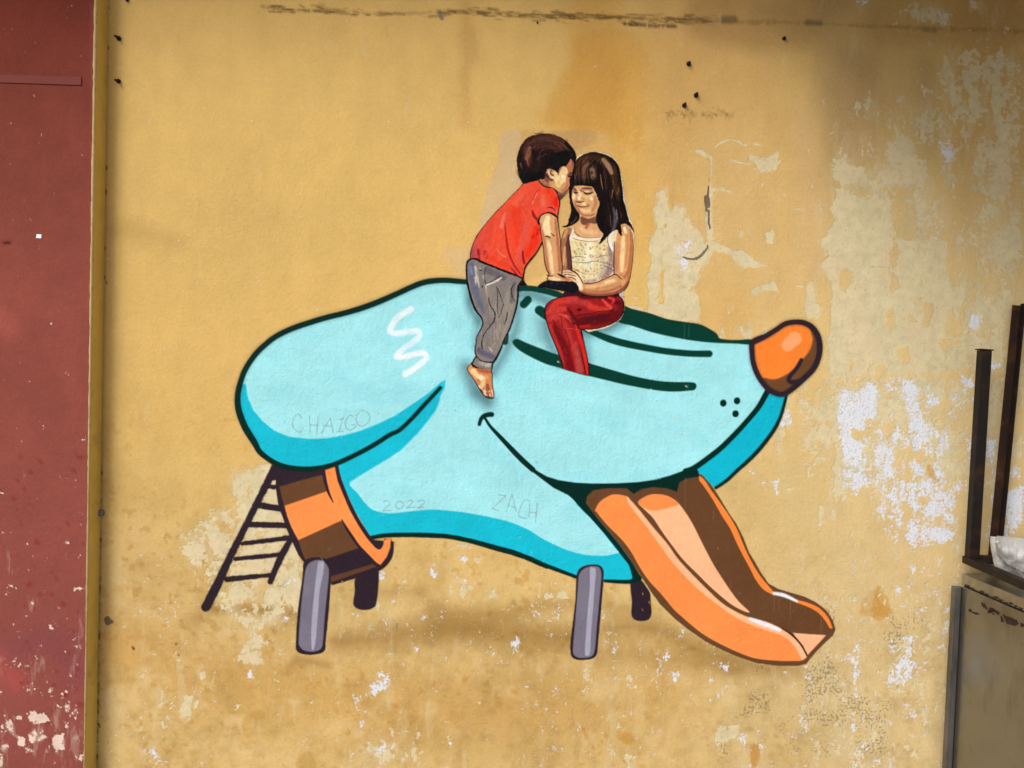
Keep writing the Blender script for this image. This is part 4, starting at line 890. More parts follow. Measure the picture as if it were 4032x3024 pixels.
    ST([(880, 1530), (960, 1490), (1000, 1611), (870, 1611)], (182, 138, 66), 'K', .4)
    ST([(1480, 290), (1540, 230), (1590, 260), (1600, 330), (1700, 380), (1620, 420), (1450, 400)], (198, 148, 70), 'K3', .5)
    ST([(720, 1320), (745, 1330), (760, 1390), (740, 1370)], (192, 134, 50), 'K2', .8); ST([(990, 1370), (1080, 1360), (1095, 1420), (1030, 1440)], (192, 142, 62), 'K2', .6)
    ST([(660, 1350), (720, 1360), (700, 1500), (670, 1519), (650, 1420)], (190, 136, 60), 'K3', .7)
    ST([(0, 700), (40, 600), (110, 720), (60, 800), (0, 780)], (198, 144, 62), 'P', .6)
    ST([(1510, 1540), (1570, 1550), (1610, 1620), (1560, 1659), (1520, 1620)], (196, 140, 60), 'M', .6)
    for x, y, r in ((120, 300, 30), (2000, 900, 26), (1400, 1200, 20)):
        pass
    # airbrushed ground shadow of the painted slide
    SHD = (132, 94, 40)
    T([(840, 2398), (980, 2402), (1160, 2408)], 34, SHD, 'S', 44, .5)
    T([(1090, 2296), (1170, 2308)], 16, SHD, 'S', 34, .5)
    T([(1500, 2330), (1660, 2330)], 30, SHD, 'S', 60, .25)
    T([(1330, 2530), (1560, 2500), (1800, 2480), (2000, 2490), (2240, 2510)], [50, 90, 110, 110, 80], SHD, 'S', 120, .5)
    T([(1700, 2400), (1900, 2420), (2200, 2380), (2480, 2400)], 50, SHD, 'S', 90, .3)
    T([(2400, 2480), (2560, 2470), (2760, 2560), (2960, 2620), (3140, 2640)], [60, 80, 80, 60, 30], SHD, 'S', 100, .48)
    T([(2360, 2560), (2600, 2590), (2900, 2640)], 60, SHD, 'S', 110, .3)
    # grime
    def G(P, w, op=.6, soft=5, crop='S', col=(62, 46, 30), **k): c.B(P, w, col, crop, soft=soft, op=op, **k)
    tl = [(1035, 26), (1100, 36), (1200, 40), (1340, 46), (1500, 54), (1700, 50), (1850, 46), (2000, 58), (2100, 66), (2300, 64), (2500, 72), (2700, 80), (2900, 84), (3200, 92), (3500, 106), (4032, 122)]
    c.B(tl, 14, (136, 104, 56), 'S', soft=12, op=.36, dry=0.35, rough=6, rs=50)
    rs = np.random.RandomState(2)
    P = np.array(tl, float)
    for k in range(330):
        x = 1040 + 1740 * rs.rand() ** .8; yy = np.interp(x, P[:, 0], P[:, 1]) + rs.randn() * 9
        if 1300 < x < 1680 and rs.rand() < .7: continue
        G([(x, yy), (x + 10 + 44 * rs.rand(), yy + 2 + 3 * rs.randn())], 2 + 5 * rs.rand() ** 2, .18 + .42 * rs.rand(), 5, col=(92, 70, 40))
    G([(2460, 94), (2560, 102), (2660, 104)], 12, .6, 8, dry=.3)
    G([(2850, 78), (2890, 76)], 30, .5, 16, col=(90, 80, 62)); G([(3180, 88), (3230, 90)], 22, .4, 16, col=(90, 80, 62)); G([(3640, 114), (3680, 118)], 20, .4, 16, col=(90, 80, 62))
    G([(1732, 50), (1740, 72)], 16, .6, 8, col=(92, 90, 100))
    for k in range(70):
        x = 2620 + 270 * rs.rand(); G([(x, 452 + 12 * rs.randn()), (x + 10, 448 + 10 * rs.randn())], 3, .24, 6, col=(90, 66, 36))
    # damp sooty blot near the corner, holes, scuffs
    c.B([(450, 915), (520, 905), (600, 930), (720, 960)], [40, 70, 60, 30], (150, 118, 66), 'S', soft=110, op=.24)
    c.B([(1290, 2620), (1170, 2600), (1130, 2650)], 30, (140, 104, 54), 'S', soft=40, op=.35)
    c.B([(460, 870), (480, 940)], 12, (130, 95, 50), 'K', soft=40, op=.0)
    for (x, y, r) in ((425, 190, 7), (422, 262, 6), (416, 660, 10), (415, 757, 12), (411, 980, 10), (408, 1090, 8), (398, 1860, 9), (395, 2125, 8), (384, 2155, 9), (388, 2318, 14), (388, 2505, 13), (381, 2655, 9), (380, 2760, 14), (386, 2855, 10), (379, 2980, 14), (414, 430, 5), (425, 30, 6), (417, 1112, 5), (523, 2552, 8), (696, 2535, 5), (703, 2580, 5)):
        c.B([(x, y - r * .4), (x + rs.randn() * 2, y + r * .5)], r, (40, 28, 18), 'S', soft=6, op=.85)
    c.B([(415, 0), (412, 600), (404, 1300), (395, 2000), (384, 2700), (380, 3024)], 16, (150, 122, 78), 'S', soft=24, op=.55)  # soft darker band down the corner beside the pillar
    for y in np.arange(1780, 3000, 26):
        x = np.interp(y, [1780, 3024], [398, 384]); 
        if rs.rand() < .6: c.B([(x, y), (x + 4 * rs.randn(), y + 14)], 7, (74, 56, 34), 'S', soft=6, op=.5 * rs.rand() + .15)
    # fields: R cream undercoat showing, G bare white plaster, B mould specks, A damage
    f = Canvas(250, -260, 4420, 3180, 6.0, base=(0, 0, 0))
    fld = np.zeros(f.al.shape + (4,), np.float32)
    def put(ch, mk, v):
        if mk is None: return
        sl, cv = mk
        fld[sl + (ch,)] = fld[sl + (ch,)] * (1 - cv) + v * cv
    def cr(P, crop, v=1.0, soft=16, ch=0): put(ch, f.fillmask(P, crop, soft=soft * 1.6 + 14, smooth=False), v)
    def crs(P, w, crop, v=1.0, soft=10, ch=0): put(ch, f.strokemask(P, w, crop, soft=soft), v)
    fld[..., 0] = .06 + .10 * np.clip((Y - 2000) / 500, 0, 1) + .13 * np.clip((X - 2900) / 500, 0, 1)
    fl_n = fbm(X, Y, 300, 93, 3)
    fld[..., 0] += np.clip((Y - 2000) / 300, 0, 1) * np.clip((fl_n - .45) * .9, 0, .16)
    fld[..., 1] = .05 + .20 * np.clip((Y - 2050) / 300, 0, 1) * np.clip(fbm(X, Y, 220, 95, 3) * 3 - 1, 0, 1.2) + .0 * np.clip((Y - 2000) / 500, 0, 1) + .10 * np.clip((X - 3000) / 400, 0, 1) * np.clip((Y - 1300) / 300, 0, 1)
    # right hand side: wide worn field
    cr([(1180, 860), (1300, 760), (1560, 600), (1780, 240), (2250, 200), (2250, 1700), (1560, 1700), (1180, 1700), (1100, 1400), (1140, 1150)], 'L', .40, 140)
    cr([(300, 1000), (310, 1080), (325, 1115), (345, 1065), (400, 1100), (430, 1180), (470, 1230), (500, 1260), (508, 1330), (530, 1400), (490, 1440), (470, 1500), (440, 1530), (480, 1580), (485, 1720), (190, 1720), (200, 1500), (220, 1390), (205, 1320), (235, 1230), (230, 1120), (250, 1030)], 'L', .9)
    cr([(270, 1440), (290, 1430), (285, 1620), (268, 1620)], 'L', .1, 10); cr([(288, 1180), (306, 1190), (296, 1215)], 'L', .1, 8)
    cr([(535, 995), (560, 1010), (545, 1100), (548, 1200), (560, 1285), (640, 1320), (720, 1345), (770, 1390), (832, 1412), (760, 1425), (700, 1415), (650, 1370), (560, 1345), (510, 1400), (480, 1370), (520, 1290), (510, 1180), (512, 1090)], 'L', .9, 12)
    cr([(745, 820), (800, 842), (850, 832), (897, 800), (895, 905), (850, 912), (790, 918), (782, 870), (750, 855)], 'L', 1, 10)
    for P, w in (([(560, 782), (600, 756), (650, 744), (700, 762)], [6, 12, 14, 10]), ([(700, 768), (725, 772)], 12), ([(640, 852), (690, 866), (745, 872)], 14), ([(458, 802), (490, 815), (540, 842)], [10, 28, 14]), ([(560, 1012), (600, 1008), (650, 1028)], [14, 18, 8]),
                 ([(770, 765), (815, 776)], 10), ([(540, 850), (542, 990)], 7), ([(990, 1112), (1040, 1118)], 7), ([(925, 1036), (945, 1040)], 8), ([(1000, 1525), (1030, 1530)], 8), ([(120, 1580), (150, 1600)], 8), ([(110, 1640), (160, 1650)], 30), ([(20, 738), (200, 742)], 2)):
        crs(P, w, 'L', .95)
    cr([(822, 1240), (880, 1220), (885, 1260), (870, 1305), (828, 1300)], 'L', .85, 10); cr([(660, 1210), (750, 1200), (740, 1250), (690, 1280)], 'L', .42, 20)
    cr([(750, 1545), (800, 1522), (850, 1512), (870, 1498), (895, 1550), (850, 1542), (800, 1562), (775, 1580), (752, 1562)], 'L', .95, 10)
    cr([(1190, 880), (1250, 872), (1300, 905), (1360, 890), (1420, 940), (1450, 1005), (1400, 1020), (1290, 980), (1230, 990), (1200, 950)], 'L', .85, 16)
    cr([(1190, 1010), (1280, 1000), (1340, 1050), (1490, 1080), (1500, 1300), (1520, 1420), (1500, 1700), (1190, 1700), (1210, 1520), (1130, 1450), (1140, 1400), (1200, 1380), (1110, 1290), (1160, 1270), (1200, 1190)], 'L', .9, 16)
    cr([(1540, 1280), (1800, 1290), (1830, 1400), (1790, 1450), (1830, 1520), (1870, 1700), (1540, 1700)], 'L', .9, 16)
    cr([(1530, 730), (1600, 735), (1660, 860), (1640, 1010), (1500, 985), (1420, 940), (1480, 870), (1470, 805)], 'L', .85, 14)
    cr([(1560, 60), (1700, 0), (1820, 80), (1800, 130), (1640, 110)], 'L', .62, 30); cr([(1920, 0), (1980, 0), (1980, 70), (1920, 50)], 'L', .8, 16)
    for P, w, v in (([(1790, 310), (1810, 420), (1842, 540)], [20, 50, 12], .8), ([(1930, 300), (1930, 440), (1950, 500)], [90, 90, 40], .75), ([(1940, 540), (1945, 640), (1920, 720)], [50, 60, 30], .7), ([(2090, 250), (2070, 400), (2050, 560)], [14, 60, 34], .8), ([(2060, 560), (2080, 700), (2100, 820)], [50, 40, 14], .75),
                    ([(2150, 1000), (2180, 1250)], 60, .55), ([(2080, 880), (2060, 1000)], [80, 40], .65)):
        crs(P, w, 'L', v, 14)
    cr([(2010, 1260), (2090, 1200), (2212, 1250), (2190, 1400), (2060, 1430), (2000, 1340)], 'L', .8, 20); cr([(1640, 1560), (1730, 1560), (1730, 1580), (1650, 1585)], 'L', .1, 8)
    cr([(1990, 820), (2120, 800), (2120, 920), (2040, 960)], 'L', .7, 20)
    # M block
    cr([(740, 60), (830, 20), (1640, 0), (1650, 120), (1740, 240), (1770, 330), (1720, 420), (1690, 500), (1640, 560), (1600, 640), (1640, 760), (1620, 880), (1480, 860), (1300, 870), (1180, 890), (1000, 880), (870, 900), (800, 850), (790, 600), (800, 480), (825, 350), (835, 200), (760, 120)], 'M', .95, 12)
    cr([(620, 215), (690, 180), (700, 345), (755, 400), (720, 470), (620, 480), (600, 380), (625, 300)], 'M', .85, 12)
    for P in ([(880, 105), (950, 125), (955, 200), (900, 262), (850, 262), (870, 180)], [(1228, 125), (1300, 150), (1302, 235), (1245, 275), (1228, 240), (1250, 190)], [(1240, -10), (1292, -10), (1290, 92), (1252, 96)], [(1222, 392), (1262, 382), (1258, 470), (1250, 568), (1225, 520), (1210, 450)],
              [(1430, 340), (1548, 358), (1556, 400), (1540, 440), (1510, 532), (1470, 520), (1490, 440), (1470, 390), (1430, 370)], [(1436, 308), (1530, 308), (1520, 326), (1440, 330)], [(1365, 440), (1400, 430), (1425, 480), (1380, 500)], [(1300, 680), (1360, 672), (1384, 740), (1370, 800), (1322, 812), (1318, 760), (1280, 720)],
              [(1130, 800), (1195, 800), (1200, 860), (1165, 905), (1130, 860)], [(1650, 20), (1760, 0), (1790, 100), (1760, 230), (1700, 230), (1650, 120)], [(1760, 120), (1880, 170), (1880, 330), (1780, 320)], [(1060, 830), (1085, 800), (1080, 900)], [(930, 800), (960, 790), (950, 850)]):
        cr(P, 'M', .08, 8)
    cr([(1660, 420), (1700, 400), (1720, 480), (1680, 580), (1620, 560)], 'M', .25, 12)
    cr([(100, 20), (200, 10), (235, 50), (330, 75), (300, 90), (180, 110), (130, 50)], 'M', .9, 8)
    for P, v in (([(100, 520), (240, 480), (240, 610), (110, 610)], .66), ([(300, 540), (360, 540), (340, 620), (300, 600)], .8), ([(0, 530), (40, 520), (40, 600), (0, 600)], .6), ([(50, 370), (90, 380), (60, 440)], .8), ([(600, 900), (660, 950), (640, 1050), (600, 1000)], .6), ([(590, 1080), (650, 1150), (620, 1300), (600, 1420), (580, 1300)], .62),
                 ([(680, 1100), (750, 1200), (720, 1380), (760, 1420), (700, 1450), (690, 1300)], .6), ([(410, 1240), (460, 1280), (430, 1450), (410, 1350)], .7), ([(760, 880), (860, 900), (880, 1500), (800, 1450), (780, 1100)], .52), ([(440, 1050), (520, 1040), (500, 1260), (430, 1230)], .85),
                 ([(1700, 580), (2100, 600), (2100, 800), (1640, 860), (1620, 700)], .75), ([(1880, 320), (2110, 280), (2100, 600), (1760, 570), (1780, 400)], .78), ([(2150, 780), (2212, 800), (2212, 1110), (2150, 1000)], .7), ([(1940, 1000), (2060, 1050), (2000, 1560), (1920, 1400)], .7), ([(2100, 1380), (2212, 1300), (2180, 1480), (2100, 1480)], .75), ([(1640, 1000), (1720, 1010), (1740, 1100), (1690, 1060)], .6),
                 ([(1160, 1000), (1330, 1000), (1350, 1300), (1200, 1380), (1170, 1200)], .58), ([(1500, 900), (1560, 900), (1560, 1000), (1500, 1010)], .6), ([(1560, 880), (1600, 870), (1640, 960), (1600, 1010)], .2)):
        cr(P, 'M', v, 16)
    # ragged transition zone under the big worn area
    reg = f.snapshot(f.fillmask([(560, 860), (2100, 840), (2212, 1300), (2100, 1800), (780, 1800), (560, 1500)], 'M', soft=160, smooth=False))
    st = fbm(X, Y, 70, 91, 4, 2.6)
    fld[..., 0] = np.maximum(fld[..., 0], reg * (.42 + 1.3 * (st - .38)))
    reg2 = f.snapshot(f.fillmask([(1180, 500), (2250, 200), (2250, 1700), (1560, 1700), (1180, 1500)], 'L', soft=200, smooth=False))
    fld[..., 0] = np.where(fld[..., 0] < .6, np.maximum(fld[..., 0], reg2 * (.35 + 1.1 * (fbm(X, Y, 110, 97, 4, 2.8) - .4))), fld[..., 0])
    W_ = dict(ch=1)
    for P, v in (([(862, 1010), (900, 975), (1000, 990), (1080, 922), (1172, 932), (1150, 1060), (1152, 1180), (1070, 1222), (1062, 1290), (1080, 1400), (980, 1500), (892, 1512), (872, 1400), (852, 1200)], .85), ([(1340, 950), (1400, 945), (1472, 962), (1470, 1040), (1442, 1120), (1500, 1220), (1562, 1280), (1560, 1330), (1500, 1380), (1412, 1422), (1390, 1300), (1350, 1150), (1338, 1030)], .85),
                 ([(1310, 888), (1402, 902), (1400, 950), (1350, 978), (1330, 940)], .95), ([(1328, 1280), (1380, 1340), (1402, 1402), (1340, 1400)], .8), ([(1500, 1420), (1560, 1425), (1555, 1475), (1500, 1465)], .8), ([(1380, 1480), (1490, 1500), (1482, 1600), (1400, 1640), (1368, 1560)], .75), ([(892, 1545), (1080, 1530), (1100, 1700), (900, 1700)], .7),
                 ([(1820, 430), (1900, 430), (1912, 540), (1850, 562), (1810, 510)], .85), ([(1740, 880), (1850, 885), (1862, 962), (1790, 975), (1750, 930)], .85), ([(1815, 780), (1860, 780), (1850, 860), (1810, 850)], .6), ([(1960, 785), (2075, 790), (2070, 850), (1970, 860)], .7), ([(1930, 1340), (2002, 1350), (2002, 1530), (1960, 1520), (1925, 1420)], .9), ([(1790, 1320), (1835, 1350), (1820, 1500), (1800, 1440)], .85),
                 ([(440, 1150), (500, 1130), (525, 1210), (500, 1260), (435, 1230)], .8), ([(1040, 1220), (1170, 1180), (1150, 1340), (1080, 1320)], .5), ([(1180, 880), (1300, 880), (1300, 1000), (1180, 990)], .5), ([(1200, 1500), (1320, 1400), (1360, 1659), (1200, 1659)], .5), ([(2080, 1560), (2180, 1540), (2190, 1640), (2120, 1650)], .75), ([(1530, 1010), (1620, 1020), (1600, 1110), (1530, 1100)], .7),
                 ([(960, 880), (1040, 890), (1030, 940), (960, 930)], .5), ([(1200, 640), (1240, 640), (1230, 700)], .5), ([(1325, 580), (1345, 580), (1340, 620)], .8)):
        cr(P, 'M', min(v, .82), 20, **W_)
        if len(P) > 5: cr(P, 'M', .8, 60)
    cr([(965, 1268), (1040, 1290), (1045, 1360), (975, 1330)], 'M', .05, 10, **W_); cr([(965, 1268), (1040, 1290), (1045, 1360), (975, 1330)], 'M', .05, 10)
    cr([(350, 1340), (420, 1240), (440, 1280), (430, 1420), (370, 1480), (340, 1410)], 'L', .62, 40, **W_); cr([(1750, 760), (1820, 740), (1845, 840), (1790, 900)], 'L', .66, 30, **W_); cr([(1690, 1180), (1780, 1150), (1800, 1230), (1720, 1270)], 'L', .5, 50, **W_)
    cr([(1720, 50), (1800, 40), (1830, 130), (1750, 140)], 'L', .5, 30, **W_); cr([(1300, 0), (1380, 0), (1380, 30), (1320, 20)], 'L', .5, 20, **W_); cr([(2040, 330), (2100, 330), (2090, 480), (2040, 480)], 'L', .5, 30, **W_)
    # broken white streaks running down under the worn area
    reg3 = f.snapshot(f.fillmask([(860, 900), (1640, 880), (2100, 1100), (2150, 2100), (1300, 2160), (820, 1760)], 'M', soft=160, smooth=False))
    fld[..., 1] = np.maximum(fld[..., 1], reg3 * (.30 + 1.5 * (fbm(X, Y, 64, 107, 4, 2.8) - .43)))
    # P block, below
    for P, v in (([(100, 0), (280, 0), (340, 110), (300, 180), (220, 150), (120, 100)], .62), ([(365, 275), (470, 268), (495, 305), (400, 365), (375, 310)], .95), ([(200, 220), (320, 230), (320, 330), (210, 330)], .62), ([(370, 180), (420, 190), (410, 260), (380, 240)], .5), ([(790, 60), (880, 10), (880, 220), (820, 300), (790, 200)], .9), ([(770, 50), (830, 80), (800, 110)], .8),
                 ([(95, 620), (180, 590), (180, 640), (100, 640)], .6), ([(190, 680), (210, 700), (190, 700)], .6), ([(200, 890), (235, 890), (225, 1010), (205, 1010)], .85), ([(90, 900), (170, 940), (160, 990), (120, 980)], .6), ([(90, 1080), (180, 1000), (290, 1050), (280, 1120), (100, 1200)], .62), ([(330, 1000), (410, 900), (410, 980), (350, 1010)], .5), ([(265, 900), (290, 900), (290, 990), (265, 990)], .5), ([(180, 1280), (260, 1260), (240, 1400), (180, 1400)], .45), ([(180, 1450), (330, 1480), (320, 1510)], .4), ([(230, 490), (255, 500), (240, 520)], .9), ([(0, 180), (25, 160), (20, 240)], .6)):
        cr(P, 'P', v, 12, **W_)
    cr([(100, 1000), (300, 1030), (300, 1230), (100, 1230)], 'P', .45, 40)
    # bottom middle
    for P, v in (([(1640, 900), (1700, 780), (1880, 780), (1870, 870), (1700, 900), (1660, 940)], .6), ([(1395, 560), (1430, 560), (1445, 780), (1430, 1010), (1400, 1000), (1400, 800)], .62), ([(1300, 720), (1450, 650), (1440, 780), (1310, 780)], .58), ([(370, 680), (400, 680), (380, 780), (365, 760)], .6), ([(420, 740), (500, 740), (500, 840), (430, 820)], .62),
                 ([(350, 850), (385, 850), (370, 900)], .75), ([(1000, 1120), (1050, 1110), (1080, 1270), (1000, 1300), (900, 1300), (980, 1220)], .5), ([(1385, 1100), (1420, 1100), (1420, 1240), (1390, 1280)], .55), ([(80, 830), (130, 820), (130, 860), (100, 890)], .7), ([(330, 1000), (440, 960), (480, 910), (450, 1000), (340, 1060)], .5), ([(580, 1280), (615, 1290), (615, 1345), (570, 1320)], .9), ([(25, 705), (60, 710), (35, 750)], .85), ([(1050, 770), (1110, 760), (1100, 880), (1060, 860)], .5), ([(1740, 560), (1820, 560), (1820, 720), (1780, 720)], .62), ([(1640, 560), (1690, 620), (1740, 610), (1700, 690), (1660, 660)], .6), ([(410, 1390), (460, 1390), (440, 1490), (410, 1480)], .5)):
        cr(P, 'K3', v, 12, **W_)
    cr([(390, 1290), (430, 1200), (480, 1220), (560, 1205), (570, 1250), (540, 1300), (480, 1320), (410, 1352)], 'K3', .9, 10)
    for P, v, ch in (([(460, 520), (600, 515), (622, 600), (560, 620), (650, 700), (600, 720), (612, 850), (520, 860), (460, 830), (360, 850), (450, 780), (490, 700), (520, 640)], .82, 0), ([(505, 900), (560, 880), (540, 960), (510, 960)], .9, 1), ([(1430, 905), (1530, 900), (1560, 1000), (1500, 1060), (1420, 1100), (1380, 1000), (1460, 960)], .66, 1), ([(1250, 1100), (1380, 1040), (1420, 1080), (1300, 1130)], .55, 1), ([(1290, 1170), (1320, 1190), (1300, 1200)], .9, 1),
                     ([(1560, 1180), (1640, 1180), (1640, 1240), (1600, 1220)], .7, 1), ([(1300, 1280), (1350, 1270), (1330, 1310)], .8, 1), ([(1380, 1470), (1560, 1430), (1560, 1530), (1720, 1520), (1640, 1560), (1400, 1540)], .62, 0), ([(1390, 1450), (1560, 1450), (1500, 1520)], .5, 1), ([(1250, 1500), (1280, 1500), (1260, 1560)], .7, 1), ([(1820, 130), (1900, 130), (1860, 220), (1820, 210)], .6, 1), ([(1460, 180), (1520, 180), (1480, 260), (1455, 240)], .7, 1), ([(2020, 300), (2150, 290), (2080, 380), (2020, 370)], .55, 0), ([(1560, 260), (1640, 260), (1600, 330)], .5, 0), ([(2040, 60), (2080, 70), (2060, 100)], .8, 0), ([(2150, 80), (2200, 90), (2180, 120)], .9, 0),
                     ([(1960, 0), (2130, 0), (2060, 30), (1970, 40)], .75, 0), ([(1960, 1390), (2010, 1390), (1990, 1470), (1960, 1460)], .5, 1), ([(2090, 1430), (2130, 1430), (2120, 1470)], .6, 1), ([(20, 1230), (60, 1090), (100, 1100), (80, 1270), (40, 1260)], .62, 0), ([(120, 1170), (150, 1080), (160, 1090), (130, 1170)], .8, 0), ([(240, 1000), (270, 920), (260, 1010)], .8, 0), ([(160, 930), (185, 950), (165, 960)], .9, 0), ([(690, 560), (720, 560), (710, 600)], .6, 1), ([(740, 500), (790, 500), (860, 560), (780, 600), (750, 560)], .42, 1), ([(1580, 560), (1605, 560), (1600, 690), (1590, 650)], .6, 3), ([(1710, 735), (1745, 735), (1735, 765)], .9, 1)):
        cr(P, 'K', v, 12, ch=ch)
    for P, v, ch in (([(100, 300), (130, 380), (30, 380), (60, 320)], .72, 0), ([(450, 345), (500, 330), (520, 370), (450, 385)], .85, 0), ([(560, 300), (600, 320), (620, 380), (530, 380)], .85, 0), ([(350, 480), (430, 470), (420, 530), (330, 560)], .58, 1), ([(210, 690), (270, 690), (230, 790), (200, 770)], .62, 1), ([(480, 650), (520, 640), (500, 670)], .7, 1), ([(110, 820), (200, 830), (180, 900), (110, 900)], .38, 1), ([(940, 700), (975, 760), (950, 830), (940, 790)], .8, 1), ([(1435, 590), (1480, 610), (1450, 670), (1435, 650)], .75, 1), ([(1310, 800), (1350, 800), (1330, 840)], .8, 1), ([(1070, 1200), (1095, 1210), (1080, 1235)], .9, 1), ([(1380, 920), (1420, 930), (1400, 970)], .8, 1), ([(870, 635), (885, 650)], .9, 1), ([(530, 450), (620, 440), (600, 510), (520, 520)], .38, 1), ([(920, 1490), (990, 1470), (970, 1520)], .5, 1)):
        if len(P) > 2: cr(P, 'K2', v, 10, ch=ch)
    # left cluster behind the ladder
    regl = f.snapshot(f.fillmask([(0, 850), (420, 640), (470, 330), (760, 280), (1000, 900), (1120, 1200), (1080, 1560), (700, 1720), (420, 1600), (60, 1330)], 'D', soft=70, smooth=False))
    fld[..., 0] = np.maximum(fld[..., 0], regl * (.44 + 1.2 * (fbm(X, Y, 80, 103, 4, 1.3) - .42)))
    for P, v in (([(740, 300), (830, 288), (860, 420), (960, 850), (900, 900), (620, 900), (560, 800), (500, 740), (480, 640), (505, 560), (490, 450), (540, 380), (640, 350)], .84), ([(620, 900), (960, 850), (1000, 950), (1060, 1100), (1080, 1300), (1060, 1480), (800, 1490), (760, 1380), (830, 1240), (450, 1250), (520, 1080)], .74), ([(20, 880), (150, 840), (250, 900), (400, 870), (520, 800), (560, 860), (480, 1050), (400, 1200), (300, 1230), (200, 1200), (100, 1100), (20, 1000)], .72), ([(500, 1300), (660, 1290), (665, 1450), (560, 1480), (490, 1500), (480, 1380)], .74), ([(330, 700), (460, 690), (460, 800), (400, 780)], .7), ([(20, 1300), (110, 1280), (60, 1350)], .6), ([(560, 1600), (720, 1620), (720, 1700), (560, 1700)], .7), ([(450, 1500), (560, 1560), (460, 1600)], .6)):
        cr(P, 'D', v, 22)
    cr([(880, 1300), (1060, 1180), (1060, 1300), (900, 1420)], 'D', .45, 20, ch=1); cr([(1130, 1090), (1140, 1190), (1000, 1110)], 'D', .4, 20, ch=1)
    cr([(190, 1400), (340, 1400), (330, 1460), (260, 1460), (200, 1450)], 'E', .85, 10); cr([(230, 1520), (320, 1540), (300, 1590), (240, 1560)], 'E', .6, 10, ch=1); cr([(370, 1545), (420, 1545), (400, 1580)], 'E', .85, 10); cr([(610, 1590), (760, 1600), (700, 1640), (600, 1630)], 'E', .45, 10, ch=1)
    cr([(1540, 90), (1600, 80), (1590, 220), (1560, 190)], 'G', .6, 10, ch=1); cr([(1620, 90), (1680, 80), (1690, 220), (1650, 200)], 'G', .8, 10, ch=1); cr([(1640, 300), (1670, 310), (1650, 365)], 'G', .8, 8, ch=1); cr([(1730, 160), (1860, 150), (1790, 190), (1730, 195)], 'G', .7, 10)
    cr([(2040, 320), (2090, 310), (2090, 440), (2130, 470), (2050, 500), (2030, 480)], 'G', .8, 12); cr([(2120, 320), (2185, 320), (2180, 440), (2110, 430)], 'G', .7, 12); cr([(2050, 530), (2085, 540), (2070, 590)], 'G', .8, 8); cr([(1440, -10), (1500, 10), (1480, 60), (1450, 40)], 'G', .7, 8, ch=1)
    cr([(1480, 1180), (1590, 1180), (1580, 1260), (1500, 1290)], 'F', .75, 16, ch=1); cr([(1540, 1010), (1590, 1010), (1580, 1180), (1530, 1150)], 'F', .7, 12); cr([(1450, 1320), (1530, 1330), (1500, 1500), (1460, 1560), (1460, 1450)], 'F', .66, 12)
    for P, v in (([(1730, 750), (1770, 830), (1780, 960), (1720, 1000), (1750, 900)], .85), ([(1960, 1110), (2010, 1000), (2040, 880), (2090, 870), (2060, 960), (2080, 1120), (2030, 1150), (1990, 1100)], .66), ([(2105, 1000), (2190, 860), (2130, 1010)], .8), ([(1500, 1100), (1530, 1080), (1550, 1120), (1520, 1140)], .9), ([(1505, 1190), (1545, 1190), (1530, 1270), (1510, 1260)], .8), ([(1760, 1150), (1810, 1150), (1780, 1260), (1760, 1260)], .6), ([(2170, 640), (2212, 630), (2212, 700)], .7), ([(2160, 790), (2212, 780), (2212, 830)], .7), ([(1930, 450), (1970, 460), (1940, 490)], .8), ([(1935, 545), (1980, 545), (1950, 585)], .9)):
        cr(P, 'Q', v, 8)
    cr([(1530, 1470), (1700, 1420), (1800, 1600), (1640, 1650), (1540, 1560)], 'Q', .48, 14, ch=1)
    # mould
    cr([(2880, 2480), (3300, 2260), (3740, 2200), (3760, 3150), (2700, 3150), (2760, 2700)], 'S', .70, 260, ch=2)
    fld[..., 2] *= np.clip(fbm(X, Y, 130, 99, 3) * 4 - 1.3, .55, 1.35)
    cr([(3350, 1550), (3400, 2400), (3600, 2400), (3560, 1500)], 'S', .25, 120, ch=2)
    cr([(3120, 1180), (3340, 1180), (3400, 1400), (3160, 1460)], 'S', .34, 120, ch=2); cr([(3280, 900), (3500, 700), (3700, 1000), (3600, 1200)], 'S', .22, 120, ch=2)
    cr([(380, 1500), (500, 1400), (1100, 1500), (1100, 3200), (380, 3200)], 'S', .06, 200, ch=2)
    crs([(440, 905), (560, 910), (720, 960)], 110, 'S', .34, 90, ch=2); crs([(1150, 2640), (1190, 2610)], 90, 'S', .42, 70, ch=2)
    crs([(600, 60), (1000, 300), (1100, 900), (700, 500)], 500, 'S', .10, 400, ch=2); crs([(1860, 230), (1890, 330)], 60, 'S', .28, 90, ch=2)
    # damage: cracks, chips
    for P, w in (([(2789, 735), (2786, 790), (2780, 830)], [4, 10, 8]), ([(2784, 780), (2786, 810)], 20), ([(2790, 830), (2792, 880), (2798, 905)], [8, 7, 3]), ([(2690, 1014), (2740, 1020), (2780, 985), (2788, 965)], [5, 10, 7, 4])):
        crs(P, w, 'S', 1, 5, ch=3)
    cr([(1125, 30), (1150, 5), (1195, 0), (1205, 30), (1255, 75), (1210, 90), (1170, 118), (1135, 80)], 'Q', .75, 6, ch=3)
    for P in ([(3460, 398), (3560, 410), (3630, 470), (3680, 490)], [(2400 + 1920 * .7378, 900 * .7378), (2400 + 2060 * .7378, 935 * .7378), (4020, 700)], [(3420, 780), (3640, 786)], [(2570, 1020), (2690, 1018)], [(3000, 640), (3065, 660)], [(3500, 580), (3560, 560)], [(3400, 1060), (3430, 1050), (3540, 1055)], [(4032, 530), (3900, 575), (3740, 555)],
              [(675, 2485), (700, 2510), (708, 2545), (724, 2600), (728, 2628)], [(728, 2628), (760, 2625), (800, 2610)], [(1594, 2651), (1620, 2690), (1632, 2730)], [(2785, 600), (2790, 640), (2792, 735)]):
